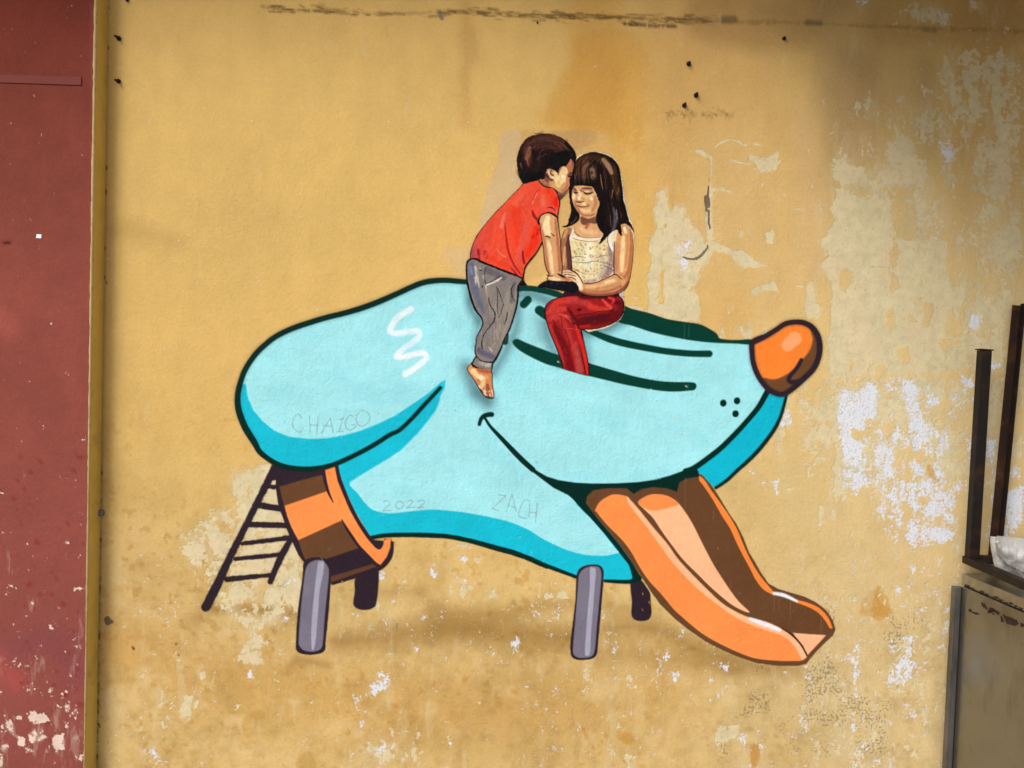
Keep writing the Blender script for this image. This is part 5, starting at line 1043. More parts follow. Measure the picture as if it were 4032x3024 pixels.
        crs(P, 2.6, 'S', .55, 4, ch=3)
    return c, fld

def paint_pillar():
    c = Canvas(-900, -260, 460, 3180, 8.0, base=(150, 72, 64), y=-.075)
    X, Y = c.XY()
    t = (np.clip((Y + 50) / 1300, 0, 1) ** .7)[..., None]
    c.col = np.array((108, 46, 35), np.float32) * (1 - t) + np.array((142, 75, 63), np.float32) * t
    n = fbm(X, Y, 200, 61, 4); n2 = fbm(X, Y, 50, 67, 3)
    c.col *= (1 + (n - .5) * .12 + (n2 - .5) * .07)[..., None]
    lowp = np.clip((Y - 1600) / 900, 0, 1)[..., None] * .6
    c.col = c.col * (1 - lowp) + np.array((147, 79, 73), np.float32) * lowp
    for P, col in (([(-20, 1250), (30, 1290)], (186, 96, 84)), ([(0, 2600), (60, 2680)], (190, 86, 80))):
        c.B(P, 80, col, 'S', soft=90, op=.5)
    c.B([(60, 2560), (200, 2520), (300, 2640)], 120, (132, 70, 74), 'S', soft=120, op=.5)
    rs = np.random.RandomState(9)
    for k in range(70):
        x, y = -100 + 440 * rs.rand(), 1750 + 1270 * rs.rand()
        r = 6 + 10 * rs.rand() ** 2
        c.B([(x, y), (x + 3, y + 4)], r * 1.3, (134, 46, 42), 'S', soft=8, op=.5)
    c.B([(256, 2728), (257, 2732)], 22, (138, 38, 36), 'S', soft=8, op=.9)
    c.B([(18, 958), (36, 956)], 9, (40, 14, 14), 'S', soft=8, op=.95); c.B([(10, 952), (45, 948)], 20, (110, 50, 46), 'S', soft=16, op=.4)
    c.B([(370, 20), (372, 900), (355, 1200)], 20, (176, 100, 104), 'S', soft=24, op=.4)
    fld = np.zeros(c.al.shape + (4,), np.float32)
    fld[..., 0] = -.22 + .40 * np.clip((Y - 1700) / 900, 0, 1)
    def put(ch, mk, v):
        if mk is None: return
        sl, cv = mk
        fld[sl + (ch,)] = fld[sl + (ch,)] * (1 - cv) + v * cv
    for P, v in (([(320, 1040), (400, 1030), (400, 1080), (480, 1060), (560, 1130), (440, 1170), (350, 1180), (320, 1130)], .74), ([(60, 1200), (110, 1140), (150, 1180), (160, 1280), (270, 1330), (260, 1420), (190, 1430), (200, 1350), (130, 1310)], .82), ([(300, 1290), (380, 1220), (420, 1320), (500, 1280), (520, 1340), (400, 1370), (320, 1370)], .74), ([(550, 1390), (600, 1310), (690, 1290), (700, 1460), (600, 1450)], .76), ([(0, 1440), (80, 1390), (100, 1430), (30, 1480)], .8), ([(490, 1490), (540, 1400), (530, 1500)], .8), ([(-60, 1500), (20, 1500), (30, 1650), (-60, 1650)], .8), ([(150, 1100), (230, 1090), (230, 1130), (160, 1140)], .8), ([(780, 1350), (860, 1290), (860, 1340)], .7), ([(200, 1000), (900, 1000), (920, 1700), (0, 1700), (0, 1100)], .26), ([(390, 350), (460, 370), (400, 380)], .6)):
        m = c.fillmask(P, 'Q', soft=12, smooth=False)
        if v < .5:
            sl, cv = m; fld[sl + (0,)] = np.maximum(fld[sl + (0,)], v * cv)
        else: put(0, m, v)
    for k in range(30):
        x, y = 340 * rs.rand(), 1900 + 900 * rs.rand()
        put(0, c.strokemask([(x, y), (x + 5, y - 3)], 4 + 4 * rs.rand(), 'S', soft=6), .8)
    put(3, c.strokemask([(115, 2490), (80, 2540), (60, 2600), (30, 2640), (0, 2680)], 3, 'S', soft=4), .5)
    put(0, c.strokemask([(334, 1085), (340, 1110)], 5, 'S', soft=6), .7); put(0, c.strokemask([(290, 2320), (335, 2312)], 8, 'S', soft=6), .7)
    return c, fld
# ------------------------------------------------------------------ materials
def s2l(c):
    c = np.asarray(c, np.float64) / 255
    return np.where(c <= .04045, c / 12.92, ((c + .055) / 1.055) ** 2.4)
ALB = 0.88        # paint reflects a little less than its lit picture value
def rgb(*c): return tuple(float(v) for v in s2l(c) * ALB) + (1,)

class NT:
    def __init__(s, name):
        s.m = bpy.data.materials.new(name); s.m.use_nodes = True
        s.t = s.m.node_tree; s.t.nodes.clear()
        s.out = s.n('ShaderNodeOutputMaterial')
    def n(s, ty, **k):
        nd = s.t.nodes.new(ty)
        for a, b in k.items(): setattr(nd, a, b)
        return nd
    def l(s, a, b): s.t.links.new(a, b)
    def inp(s, sock, v):
        if hasattr(v, 'links'): s.l(v, sock)
        else: sock.default_value = v
    def math(s, op, a, b=None, c=None, clamp=False):
        nd = s.n('ShaderNodeMath', operation=op); nd.use_clamp = clamp
        s.inp(nd.inputs[0], a)
        if b is not None: s.inp(nd.inputs[1], b)
        if c is not None: s.inp(nd.inputs[2], c)
        return nd.outputs[0]
    def mix(s, f, a, b):
        nd = s.n('ShaderNodeMix', data_type='RGBA')
        s.inp(nd.inputs[0], f); s.inp(nd.inputs[6], a); s.inp(nd.inputs[7], b)
        return nd.outputs[2]
    def noise(s, scale, detail=3, rough=.55, vec=None, dist=0):
        nd = s.n('ShaderNodeTexNoise'); nd.inputs['Scale'].default_value = scale
        nd.inputs['Detail'].default_value = detail; nd.inputs['Roughness'].default_value = rough; nd.inputs['Distortion'].default_value = dist
        s.l(vec if vec else s.pos(), nd.inputs['Vector'])
        return nd.outputs['Fac']
    def pos(s, sx=1, sy=1, sz=1):
        if not hasattr(s, '_p'):
            s._p = s.n('ShaderNodeNewGeometry').outputs['Position']
        if (sx, sy, sz) == (1, 1, 1): return s._p
        mp = s.n('ShaderNodeMapping'); s.l(s._p, mp.inputs[0]); mp.inputs['Scale'].default_value = (sx, sy, sz)
        return mp.outputs[0]
    def scalec(s, col, f):
        nd = s.n('ShaderNodeVectorMath', operation='SCALE'); s.inp(nd.inputs[0], col[:3] if isinstance(col, tuple) else col); s.inp(nd.inputs['Scale'], f)
        return nd.outputs[0]
    def bsdf(s, col, rough=.8, bump=None, bstr=.3, bdist=.002, metal=0, spec=.2):
        b = s.n('ShaderNodeBsdfPrincipled')
        s.inp(b.inputs['Base Color'], col); s.inp(b.inputs['Roughness'], rough); s.inp(b.inputs['Metallic'], metal)
        b.inputs['Specular IOR Level'].default_value = spec
        if bump is not None:
            bp = s.n('ShaderNodeBump'); bp.inputs['Strength'].default_value = bstr; bp.inputs['Distance'].default_value = bdist
            s.l(bump, bp.inputs['Height']); s.l(bp.outputs[0], b.inputs['Normal'])
        return b.outputs[0]
    def done(s, sh): s.l(sh, s.out.inputs['Surface']); return s.m

def plaster_height(t):
    a = t.noise(230, 3, .6); b = t.noise(75, 4, .6, dist=.4); c = t.noise(14, 3, .5)
    return t.math('ADD', t.math('ADD', t.math('MULTIPLY', a, .5), t.math('MULTIPLY', b, 1.0)), t.math('MULTIPLY', c, 1.5))

def wear_material(name, cream, white, dark, kcream=3.4):
    t = NT(name)
    col = t.n('ShaderNodeAttribute', attribute_name='Col').outputs['Color']
    fa = t.n('ShaderNodeAttribute', attribute_name='Fld')
    sep = t.n('ShaderNodeSeparateColor'); t.l(fa.outputs['Color'], sep.inputs[0])
    n1 = t.math('ADD', t.math('MULTIPLY', t.noise(17, 6, .62, t.pos(1, 1, .72)), .6), t.math('MULTIPLY', t.noise(52, 4, .6), .4))
    n2 = t.math('ADD', t.math('MULTIPLY', t.noise(27, 6, .66, t.pos(1.02, 1.3, .8)), .6), t.math('MULTIPLY', t.noise(90, 3, .6), .4))
    def mask(f, n, k, sharp, th=.5):
        v = t.math('ADD', f, t.math('MULTIPLY', t.math('SUBTRACT', n, .5), k))
        return t.math('MULTIPLY', t.math('SUBTRACT', v, th), sharp, clamp=True)
    m1 = t.math('MAXIMUM', mask(sep.outputs[0], n1, kcream, 8), t.math('MULTIPLY', mask(sep.outputs[0], t.noise(11, 5, .62, t.pos(1.8, 1, .5)), 2.6, 2.2, .36), .42))
    m2 = mask(sep.outputs[1], n2, 3.4, 4.5, .47)
    grain = t.noise(300, 2, .6); med = t.noise(9, 5, .6)
    def tint(c, amp, gr=.10):
        f = t.math('ADD', t.math('MULTIPLY', t.math('SUBTRACT', med, .5), amp), t.math('ADD', 1.0, t.math('MULTIPLY', t.math('SUBTRACT', grain, .5), gr)))
        return t.scalec(c, f)
    pit = t.noise(78, 3, .6, dist=.4)
    base = t.scalec(tint(col, .20, .22), t.math('ADD', 1.0, t.math('MULTIPLY', t.math('SUBTRACT', pit, .5), .22)))
    # pores and dust held in the plaster texture
    por = t.math('MULTIPLY', t.math('SUBTRACT', t.noise(150, 2, .5), .60), 9, clamp=True)
    base = t.mix(t.math('MULTIPLY', por, t.math('MULTIPLY', t.noise(3.1, 3), .42)), base, t.scalec(base, .62))
    c1 = tint(t.mix(t.math('MULTIPLY', t.math('SUBTRACT', t.noise(30, 4), .42), 4, clamp=True), cream, tuple(v * .86 for v in cream[:3]) + (1,)), .35)
    c1 = t.mix(t.math('MULTIPLY', t.math('SUBTRACT', t.noise(5.5, 4, .6, t.pos(1.6, 1, .7)), .47), 6, clamp=True), c1, t.mix(.5, c1, rgb(224, 198, 160)))
    c1 = t.mix(t.math('MULTIPLY', t.math('SUBTRACT', t.noise(70, 3, .6), .60), 8, clamp=True), c1, rgb(190, 172, 132))
    out = t.mix(m1, base, c1)
    c2 = t.mix(t.math('MULTIPLY', t.math('SUBTRACT', t.noise(120, 3, .6), .50), 6, clamp=True), white, tuple(v * .70 for v in white[:3]) + (1,))
    out = t.mix(t.math('MULTIPLY', m2, .92), out, c2)
    sp = mask(sep.outputs[2], t.math('ADD', t.math('MULTIPLY', t.noise(98, 2, .5), .85), t.math('MULTIPLY', t.noise(38, 3, .6), .15)), 3.3, 5, .92)
    out = t.mix(t.math('MULTIPLY', sp, .52), out, dark)
    dm = mask(fa.outputs['Alpha'], n2, .8, 5, .35)
    out = t.mix(t.math('MULTIPLY', dm, .82), out, rgb(78, 70, 66))
    h = plaster_height(t)
    h = t.math('SUBTRACT', h, t.math('MULTIPLY', m1, .55)); h = t.math('SUBTRACT', h, t.math('MULTIPLY', m2, .35)); h = t.math('SUBTRACT', h, t.math('MULTIPLY', dm, 1.8))
    return t.done(t.bsdf(out, .82, h, .62, .0032, spec=.06))

MAT = {}
MAT['wall'] = wear_material('weathered_yellow_paint', rgb(222, 206, 164), rgb(228, 231, 240), rgb(112, 100, 80))
MAT['red'] = wear_material('worn_red_paint', rgb(232, 206, 190), rgb(238, 232, 228), rgb(90, 34, 32))

def mural_material(name, rough):
    t = NT(name)
    a = t.n('ShaderNodeAttribute', attribute_name='Col')
    f = t.math('ADD', 1.0, t.math('MULTIPLY', t.math('SUBTRACT', t.noise(260, 2, .6), .5), .12))
    f = t.math('ADD', f, t.math('MULTIPLY', t.math('SUBTRACT', t.noise(26, 4, .6), .5), .07))
    b = t.bsdf(t.scalec(a.outputs['Color'], f), rough, plaster_height(t), .75, .0034, spec=.06)
    tr = t.n('ShaderNodeBsdfTransparent'); mx = t.n('ShaderNodeMixShader')
    t.l(a.outputs['Alpha'], mx.inputs[0]); t.l(tr.outputs[0], mx.inputs[1]); t.l(b, mx.inputs[2])
    return t.done(mx.outputs[0])
MAT['spray'] = mural_material('spray_paint', .6)
MAT['brush'] = mural_material('brushed_acrylic', .5)

def simple(name, col, rough=.7, var=.25, scale=30, col2=None, th=.5, sharp=5, bump=True, bd=.001, metal=0, spec=.3):
    t = NT(name)
    n = t.noise(scale, 5, .6)
    c = t.scalec(col, t.math('ADD', 1 - var / 2, t.math('MULTIPLY', n, var)))
    if col2:
        c = t.mix(t.math('MULTIPLY', t.math('SUBTRACT', t.noise(scale * .6, 5, .65), th), sharp, clamp=True), c, col2)
    return t.done(t.bsdf(c, rough, n if bump else None, .5, bd, metal, spec))
MAT['return'] = simple('ochre_return_paint', rgb(226, 192, 98), .8, .4, 12, rgb(180, 146, 72), .56, 4)  # one ochre tone with random duller blotches
MAT['edge'] = simple('chipped_plaster_edge', rgb(206, 180, 124), .85, .4, 60, rgb(168, 132, 80), .55, 6)
MAT['strip'] = simple('red_cover_paint', rgb(118, 50, 41), .75, .12, 20)
MAT['concrete'] = simple('grey_concrete', (.30, .29, .27, 1), .85, .4, 4, (.2, .19, .18, 1), .55, 4)
MAT['shade_soffit'] = simple('shade_roof_paint', (.42, .37, .30, 1), .8, .3, 3)
MAT['rust'] = simple('dark_rusty_steel', (.011, .007, .006, 1), .55, .8, 22, (.034, .015, .008, 1), .53, 7, spec=.22)
MAT['rust2'] = simple('brown_rusty_steel', (.022, .010, .006, 1), .55, .8, 12, (.070, .028, .009, 1), .50, 7, spec=.22)
MAT['bolt'] = simple('bolt_rust', (.012, .009, .008, 1), .8, .6, 80)
MAT['mud'] = simple('dry_grey_mud', (.16, .14, .13, 1), .95, .6, 120, (.05, .045, .04, 1), .55, 6)
MAT['paper'] = simple('white_sticker', (.82, .84, .90, 1), .5, .04, 40)
MAT['flake'] = simple('rust_stain', (.025, .012, .007, 1), .85, .8, 90, (.07, .03, .012, 1), .52, 6)
MAT['shadowgap'] = simple('dark_gap', (.018, .014, .010, 1), .9, .6, 60)  # near-black fill set into the cabinet gaps

def steel_mat(name, k):
    t = NT(name)
    n = t.noise(5, 4, .6); s = t.noise(3, 5, .6, t.pos(30, 30, 1.2))
    dirt = t.math('MULTIPLY', t.math('SUBTRACT', t.noise(3.2, 4, .5), .40), 3, clamp=True)
    col = t.scalec(t.mix(dirt, (.40, .40, .39, 1), (.25, .245, .225, 1)), k)
    smear = t.math('MULTIPLY', t.math('SUBTRACT', t.noise(9, 5, .6, t.pos(1, 1, .35)), .54), 6, clamp=True)
    col = t.mix(t.math('MULTIPLY', smear, .45), col, (.10, .09, .075, 1))
    r = t.math('ADD', .24, t.math('ADD', t.math('MULTIPLY', dirt, .22), t.math('MULTIPLY', s, .10)))
    return t.done(t.bsdf(col, r, t.math('ADD', t.math('MULTIPLY', n, 6), t.math('MULTIPLY', s, .2)), .35, .002, metal=1))
MAT['steel'] = steel_mat('brushed_steel_sheet', 1.0)
MAT['panel'] = steel_mat('dull_steel_panel', .74)
def steel_grey():
    t = NT('dull_steel_flange')
    n = t.noise(14, 5, .6, t.pos(1, 1, .3))
    col = t.mix(t.math('MULTIPLY', t.math('SUBTRACT', n, .45), 4, clamp=True), (.19, .175, .16, 1), (.10, .09, .08, 1))
    return t.done(t.bsdf(col, .42, n, .2, .001, metal=.75))
MAT['flange'] = steel_grey()
def cloth_mat():
    t = NT('dirty_white_cloth')
    n = t.noise(40, 5, .65, t.pos(1, 1, 2.2)); d = t.math('MULTIPLY', t.math('SUBTRACT', t.noise(16, 6, .7), .50), 4, clamp=True)
    col = t.mix(d, (.50, .485, .47, 1), (.31, .285, .26, 1))
    return t.done(t.bsdf(col, .75, t.math('ADD', n, t.math('MULTIPLY', t.noise(200, 2), .3)), .8, .004))
MAT['cloth'] = cloth_mat()

# ------------------------------------------------------------------ mesh helpers
def grid_mesh(name, us, vs, y, cells, cols, flds=None, extra=None):
    """quads of a vertex grid on the plane y, only where cells is True, vertices compacted"""
    ny, nx = len(vs), len(us)
    jj, ii = np.nonzero(cells)
    q = np.stack([jj * nx + ii, (jj + 1) * nx + ii, (jj + 1) * nx + ii + 1, jj * nx + ii + 1], 1)
    used, inv = np.unique(q, return_inverse=True)
    q = inv.reshape(-1, 4).astype(np.int32)
    co = np.zeros((len(used), 3), np.float32)
    co[:, 0] = U2X(np.asarray(us)[used % nx]); co[:, 2] = V2Z(np.asarray(vs)[used // nx]); co[:, 1] = y
    me = bpy.data.meshes.new(name)
    me.vertices.add(len(used)); me.vertices.foreach_set('co', co.ravel())
    me.loops.add(q.size); me.loops.foreach_set('vertex_index', q.ravel())
    me.polygons.add(len(q)); me.polygons.foreach_set('loop_start', np.arange(0, q.size, 4, dtype=np.int32))
    me.update(calc_edges=True)
    for nm, arr in (('Col', cols), ('Fld', flds)):
        if arr is None: continue
        at = me.color_attributes.new(nm, 'FLOAT_COLOR', 'POINT')
        at.data.foreach_set('color', arr.reshape(-1, 4)[used].astype(np.float32).ravel())
    return me

def canvas_parts(c, y, mat, root):
    """one mesh per painted part of a canvas"""
    lin = (s2l(np.clip(c.col, 0, 255)) * ALB).astype(np.float32)
    cols = np.concatenate([lin, c.al[..., None]], 2)
    a = c.al
    amax = np.maximum(np.maximum(a[:-1, :-1], a[1:, :-1]), np.maximum(a[:-1, 1:], a[1:, 1:]))
    st = np.stack([a[:-1, :-1], a[1:, :-1], a[:-1, 1:], a[1:, 1:]]); ps = np.stack([c.pid[:-1, :-1], c.pid[1:, :-1], c.pid[:-1, 1:], c.pid[1:, 1:]])
    # cells whose corners disagree go with the strongest corner that has a part
    st = np.where(ps > 0, st, -1)
    pid = np.take_along_axis(ps, st.argmax(0)[None], 0)[0]
    live = (amax > .02) & (pid > 0)
    merged = {}
    out = []
    for k, nm in enumerate(c.names):
        if k == 0: continue
        key = nm if nm != 'leg' else nm + str(k)
        merged.setdefault(key, (nm, []))[1].append(k)
    for key, (nm, ids) in merged.items():
        m = live & np.isin(pid, ids)
        if m.sum() < 4: continue
        out.append(link(nm, grid_mesh(nm, c.xs, c.ys, y, m, cols), mat, root))
    return out

def box(bm, lo, hi, M=None):
    vs = [bm.verts.new(Vector((x, y, z))) for x in (lo[0], hi[0]) for y in (lo[1], hi[1]) for z in (lo[2], hi[2])]
    for f in ((0, 1, 3, 2), (4, 6, 7, 5), (0, 4, 5, 1), (2, 3, 7, 6), (0, 2, 6, 4), (1, 5, 7, 3)):
        bm.faces.new([vs[i] for i in f])
    if M is not None:
        for v in vs: v.co = M @ v.co
    return vs

def finish(name, bm, mat, parent=None, bevel=0, smooth=False, segs=2):
    bmesh.ops.recalc_face_normals(bm, faces=bm.faces)
    if bevel:
        bmesh.ops.bevel(bm, geom=list(bm.edges), offset=bevel, segments=segs, affect='EDGES', profile=.5)
    me = bpy.data.meshes.new(name)
    bm.to_mesh(me); bm.free()
    if smooth:
        for p in me.polygons: p.use_smooth = True
    return link(name, me, mat, parent)

def bar(bm, a, b, w, d, side=Vector((1, 0, 0))):
    """square tube from a to b, w across 'side', d the other way"""
    a, b = Vector(a), Vector(b); ax = (b - a).normalized()
    s = (side - ax * side.dot(ax)).normalized(); t = ax.cross(s)
    vs = []
    for P in (a, b):
        for i, j in ((-1, -1), (1, -1), (1, 1), (-1, 1)):
            vs.append(bm.verts.new(P + s * (w / 2 * i) + t * (d / 2 * j)))
    for f in ((0, 1, 2, 3), (7, 6, 5, 4), (0, 4, 5, 1), (1, 5, 6, 2), (2, 6, 7, 3), (3, 7, 4, 0)):
        bm.faces.new([vs[i] for i in f])

# ------------------------------------------------------------------ structure: floor, soffit, walls; the roofs are added for shade
bm = bmesh.new(); box(bm, (-30, -40, -.2), (30, .4, 0)); tag(finish('pavement', bm, MAT['concrete']), kind='structure')
bm = bmesh.new(); box(bm, (-9, -.85, 3.62), (9, .3, 3.78)); tag(finish('shade_soffit', bm, MAT['shade_soffit']), kind='structure')  # unseen roof slab added to darken the top of the wall

bm = bmesh.new()
V = [bm.verts.new(p) for p in ((.55, .0, 3.30), (5.5, .0, 3.30), (5.5, -1.9, 3.02), (.85, -1.9, 3.02), (.55, .0, 3.34), (5.5, .0, 3.34), (5.5, -1.9, 3.06), (.85, -1.9, 3.06))]
for f in ((0, 1, 2, 3), (7, 6, 5, 4), (0, 4, 5, 1), (1, 5, 6, 2), (2, 6, 7, 3), (3, 7, 4, 0)): bm.faces.new([V[i] for i in f])
tag(finish('shade_awning', bm, MAT['shade_soffit']), kind='structure')  # out of view, added to keep light off the upper right wall

wc, wf = paint_wall()
UC = float(to_uv([(403, 1512)])[0, 0])           # inner corner against the red pillar
UE = float(to_uv([(357, 1512)], -.075)[0, 0])    # front edge of the red pillar
print('corner u', UC, 'edge u', UE)
far_u0, far_u1, far_v0, far_v1 = -6000, 9000, 1421 - (3.62 - CAM_Z) / S0, 1421 + CAM_Z / S0
iu = np.nonzero(wc.xs > UC - 40)[0][0]
iv0, iv1 = np.nonzero(wc.ys > far_v0)[0][0], np.nonzero(wc.ys < far_v1)[0][-1]
us = np.concatenate([wc.xs[iu:], [far_u1]]); vs = np.concatenate([[far_v0], wc.ys[iv0:iv1 + 1], [far_v1]])
ei = np.concatenate([np.arange(iu, len(wc.xs)), [len(wc.xs) - 1]]); ej = np.concatenate([[iv0], np.arange(iv0, iv1 + 1), [iv1]])
lin = (s2l(np.clip(wc.col, 0, 255)) * ALB)[np.ix_(ej, ei)]
cols = np.concatenate([lin, np.ones(lin.shape[:2] + (1,))], 2)
fl = wf[np.ix_(ej, ei)]
wall = empty('yellow_wall')
tag(wall, 'weathered yellow plastered wall with peeling cream patches carrying the mural', 'wall')
link('plaster_face', grid_mesh('plaster_face', us, vs, 0.0, np.ones((len(vs) - 1, len(us) - 1), bool), cols, fl), MAT['wall'], wall)
bm = bmesh.new(); box(bm, (U2X(UC - 40), .004, 0), (U2X(far_u1), .25, 3.62)); finish('masonry', bm, MAT['concrete'], wall)

pc, pf = paint_pillar()
iv0, iv1 = np.nonzero(pc.ys > far_v0)[0][0], np.nonzero(pc.ys < far_v1)[0][-1]
ie = np.nonzero(pc.xs < UE - 14)[0][-1]
us = np.concatenate([[far_u0], pc.xs[:ie + 1], [UE - 5]]); vs = np.concatenate([[far_v0], pc.ys[iv0:iv1 + 1], [far_v1]])
ei = np.concatenate([[0], np.arange(0, ie + 1), [ie + 1]]); ej = np.concatenate([[iv0], np.arange(iv0, iv1 + 1), [iv1]])
lin = (s2l(np.clip(pc.col, 0, 255)) * ALB)[np.ix_(ej, ei)]
cols = np.concatenate([lin, np.ones(lin.shape[:2] + (1,))], 2)
pil = empty('red_pillar')
tag(pil, 'dark red painted pier standing proud of the yellow wall at the left edge', 'pillar')
YP = -.075
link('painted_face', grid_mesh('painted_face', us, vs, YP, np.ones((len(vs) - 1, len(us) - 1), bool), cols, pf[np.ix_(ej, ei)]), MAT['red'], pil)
# chipped arris and ochre return face
rs = np.random.RandomState(21)
bm = bmesh.new()
zs = np.linspace(0, 3.62, 420)
xa0 = U2X(UE - 5)
w = np.interp(zs, [0, .6, 1.2, 1.9, 2.5, 3.62], [2.2, 2.8, 4.2, 5.5, 6.5, 5]) * S0
nz = np.array([vnoise(np.array([z * 1000.]), np.array([0.]), 22, 22, 3)[0] + .6 * vnoise(np.array([z * 1000.]), np.array([0.]), 70, 70, 4)[0] for z in zs]) - .8
rows = []
for z, ww, n in zip(zs, w, nz):
    xl = U2X(UE - 1) - ww * (1 + .5 * n) - .0012
    xr = U2X(UE) + .0012 * n
    rows.append([bm.verts.new((xl, YP - .0006, z)), bm.verts.new(((xl + xr) / 2, YP - .0028 - .001 * n, z)), bm.verts.new((xr, YP + .002, z)), bm.verts.new((xr + .0006, YP + .006, z))])
for a, b in zip(rows[:-1], rows[1:]):
    for k in range(3): bm.faces.new((a[k], a[k + 1], b[k + 1], b[k]))
finish('chipped_edge', bm, MAT['edge'], pil, smooth=True)
bm = bmesh.new()
v = [bm.verts.new(p) for p in ((U2X(UE), YP + .004, 0), (U2X(UC), 0.0005, 0), (U2X(UC), 0.0005, 3.62), (U2X(UE), YP + .004, 3.62))]
bm.faces.new(v); finish('return_face', bm, MAT['return'], pil)
bm = bmesh.new(); box(bm, (U2X(far_u0), YP + .003, 0), (U2X(UE) - .002, .25, 3.62)); finish('masonry', bm, MAT['concrete'], pil)
a, b = at_y(-400, 283, YP), at_y(322, 304, YP); a2, b2 = at_y(-400, 313, YP), at_y(322, 337, YP)
bm = bmesh.new()
f0 = [Vector((p.x, YP - .0038, p.z)) for p in (a, b, b2, a2)]; f1 = [Vector((p.x, YP + .001, p.z)) for p in (a, b, b2, a2)]
V = [bm.verts.new(p) for p in f0 + f1]
for f in ((0, 1, 2, 3), (0, 4, 5, 1), (1, 5, 6, 2), (2, 6, 7, 3), (3, 7, 4, 0)): bm.faces.new([V[i] for i in f])
finish('cover_strip', bm, MAT['strip'], pil, bevel=.0008, segs=1)

# ------------------------------------------------------------------ the mural
dog = empty('painted_dog_slide', (U2X(2000), 0, V2Z(2580)))
tag(dog, 'painted smiling light blue dog forming a playground slide with orange tongue chute', 'mural figure')
dparts = canvas_parts(paint_dog(), -.0010, MAT['spray'], dog)
legs = [p for p in dparts if p.name.startswith('leg')]
for p, lb in zip(legs, ('dark plum back leg under the collar', 'dark plum back leg behind the tongue slide', 'grey leg with pale stripe under the collar', 'grey leg with pale stripe under the belly')):
    p['label'] = lb
boy = empty('painted_boy', (U2X(1960), 0, V2Z(1560)))
tag(boy, 'painted boy in red shirt and grey trousers leaning over with one bare foot hanging', 'mural figure')
canvas_parts(paint_boy(), -.0026, MAT['brush'], boy)
girl = empty('painted_girl', (U2X(2300), 0, V2Z(1460)))
tag(girl, 'painted girl with long dark hair, floral top and red trousers sitting on the blue dog', 'mural figure')
canvas_parts(paint_girl(), -.0018, MAT['brush'], girl)

# ------------------------------------------------------------------ bolts, nest, sticker
def bolt_proto():
    r = empty('wall_bolt')
    bm = bmesh.new(); bmesh.ops.create_cone(bm, cap_ends=True, segments=10, radius1=.0050, radius2=.0036, depth=.024, matrix=Matrix.Translation((0, -.012, 0)) @ Matrix.Rotation(math.radians(98), 4, 'X'))
    finish('shank', bm, MAT['bolt'], r)
    bm = bmesh.new(); bmesh.ops.create_cone(bm, cap_ends=True, segments=6, radius1=.0086, radius2=.0074, depth=.006, matrix=Matrix.Translation((.0008, -.005, 0)) @ Matrix.Rotation(math.radians(92), 4, 'X'))
    finish('nut', bm, MAT['bolt'], r, bevel=.0008)
    return r
spots = [(2710, 252, 'rusty bolt stub, highest of the three clustered above the girl', 1.1, 10), (2739, 375, 'rusty bolt stub, rightmost of the three clustered above the girl', 1.15, 60), (2694, 415, 'rusty bolt stub, lowest of the three clustered above the girl', 1.1, 120),
         (3086, 152, 'lone rusty bolt stub in the upper right wall under the dirty horizontal line', .9, 30), (470, 152, 'rusty bolt stub by the red pillar, upper one of the vertical pair', 1.1, 80), (467, 320, 'rusty bolt stub by the red pillar, lower one of the vertical pair', 1.1, 15),
         (503, 1, 'rusty bolt stub cut by the top edge of the picture, nearer the red pillar', .8, 50), (2115, 90, 'small bolt stub just under the dirty horizontal line above the boy', .45, 20)]
first = bolt_proto()
for i, (x, y, lb, sc, rot) in enumerate(spots):
    if i == 0: r = first
    else:
        r = first.copy(); COL.objects.link(r)
        for ch in first.children:
            k = ch.copy(); COL.objects.link(k); k.parent = r; k.matrix_parent_inverse = ch.matrix_parent_inverse.copy()
    r.location = at_y(x, y); r.rotation_euler = (math.radians(rot % 17 - 8), math.radians(rot), math.radians(rot % 23 - 11)); r.scale = (sc, sc, sc)
    tag(r, lb, 'bolt', 'rusty bolts left in the yellow wall')
def lump(name, p, r, sx, sz, mat, seed, flat=.8):
    bm = bmesh.new(); bmesh.ops.create_icosphere(bm, subdivisions=4, radius=r)
    rs = np.random.RandomState(seed); o3 = rs.rand(3) * 10
    from mathutils import noise as mn
    for v in bm.verts:
        v.co *= 1 + .35 * mn.noise(v.co * (60 if r < .03 else 12) + Vector(o3)) + .15 * mn.noise(v.co * 160 + Vector(o3))
        v.co.x *= sx; v.co.z *= sz; v.co.y *= flat
    o = finish(name, bm, mat, smooth=True); o.location = p
    return o
tag(lump('mud_nest', at_y(397, 2019, -.006) , .0125, 1.05, .95, MAT['mud'], 4), 'small round grey mud lump stuck in the corner beside the red pillar', 'insect nest')
p = [at_y(x, y, YP - .0008) for x, y in ((144, 922), (163, 923), (162, 938), (142, 937))]
bm = bmesh.new(); V = [bm.verts.new(q) for q in p] + [bm.verts.new(Vector((q.x, YP + .0002, q.z))) for q in p]
for f in ((0, 1, 2, 3), (0, 4, 5, 1), (1, 5, 6, 2), (2, 6, 7, 3), (3, 7, 4, 0)): bm.faces.new([V[i] for i in f])
tag(finish('sticker', bm, MAT['paper']), 'tiny white square sticker on the red pillar', 'sticker')

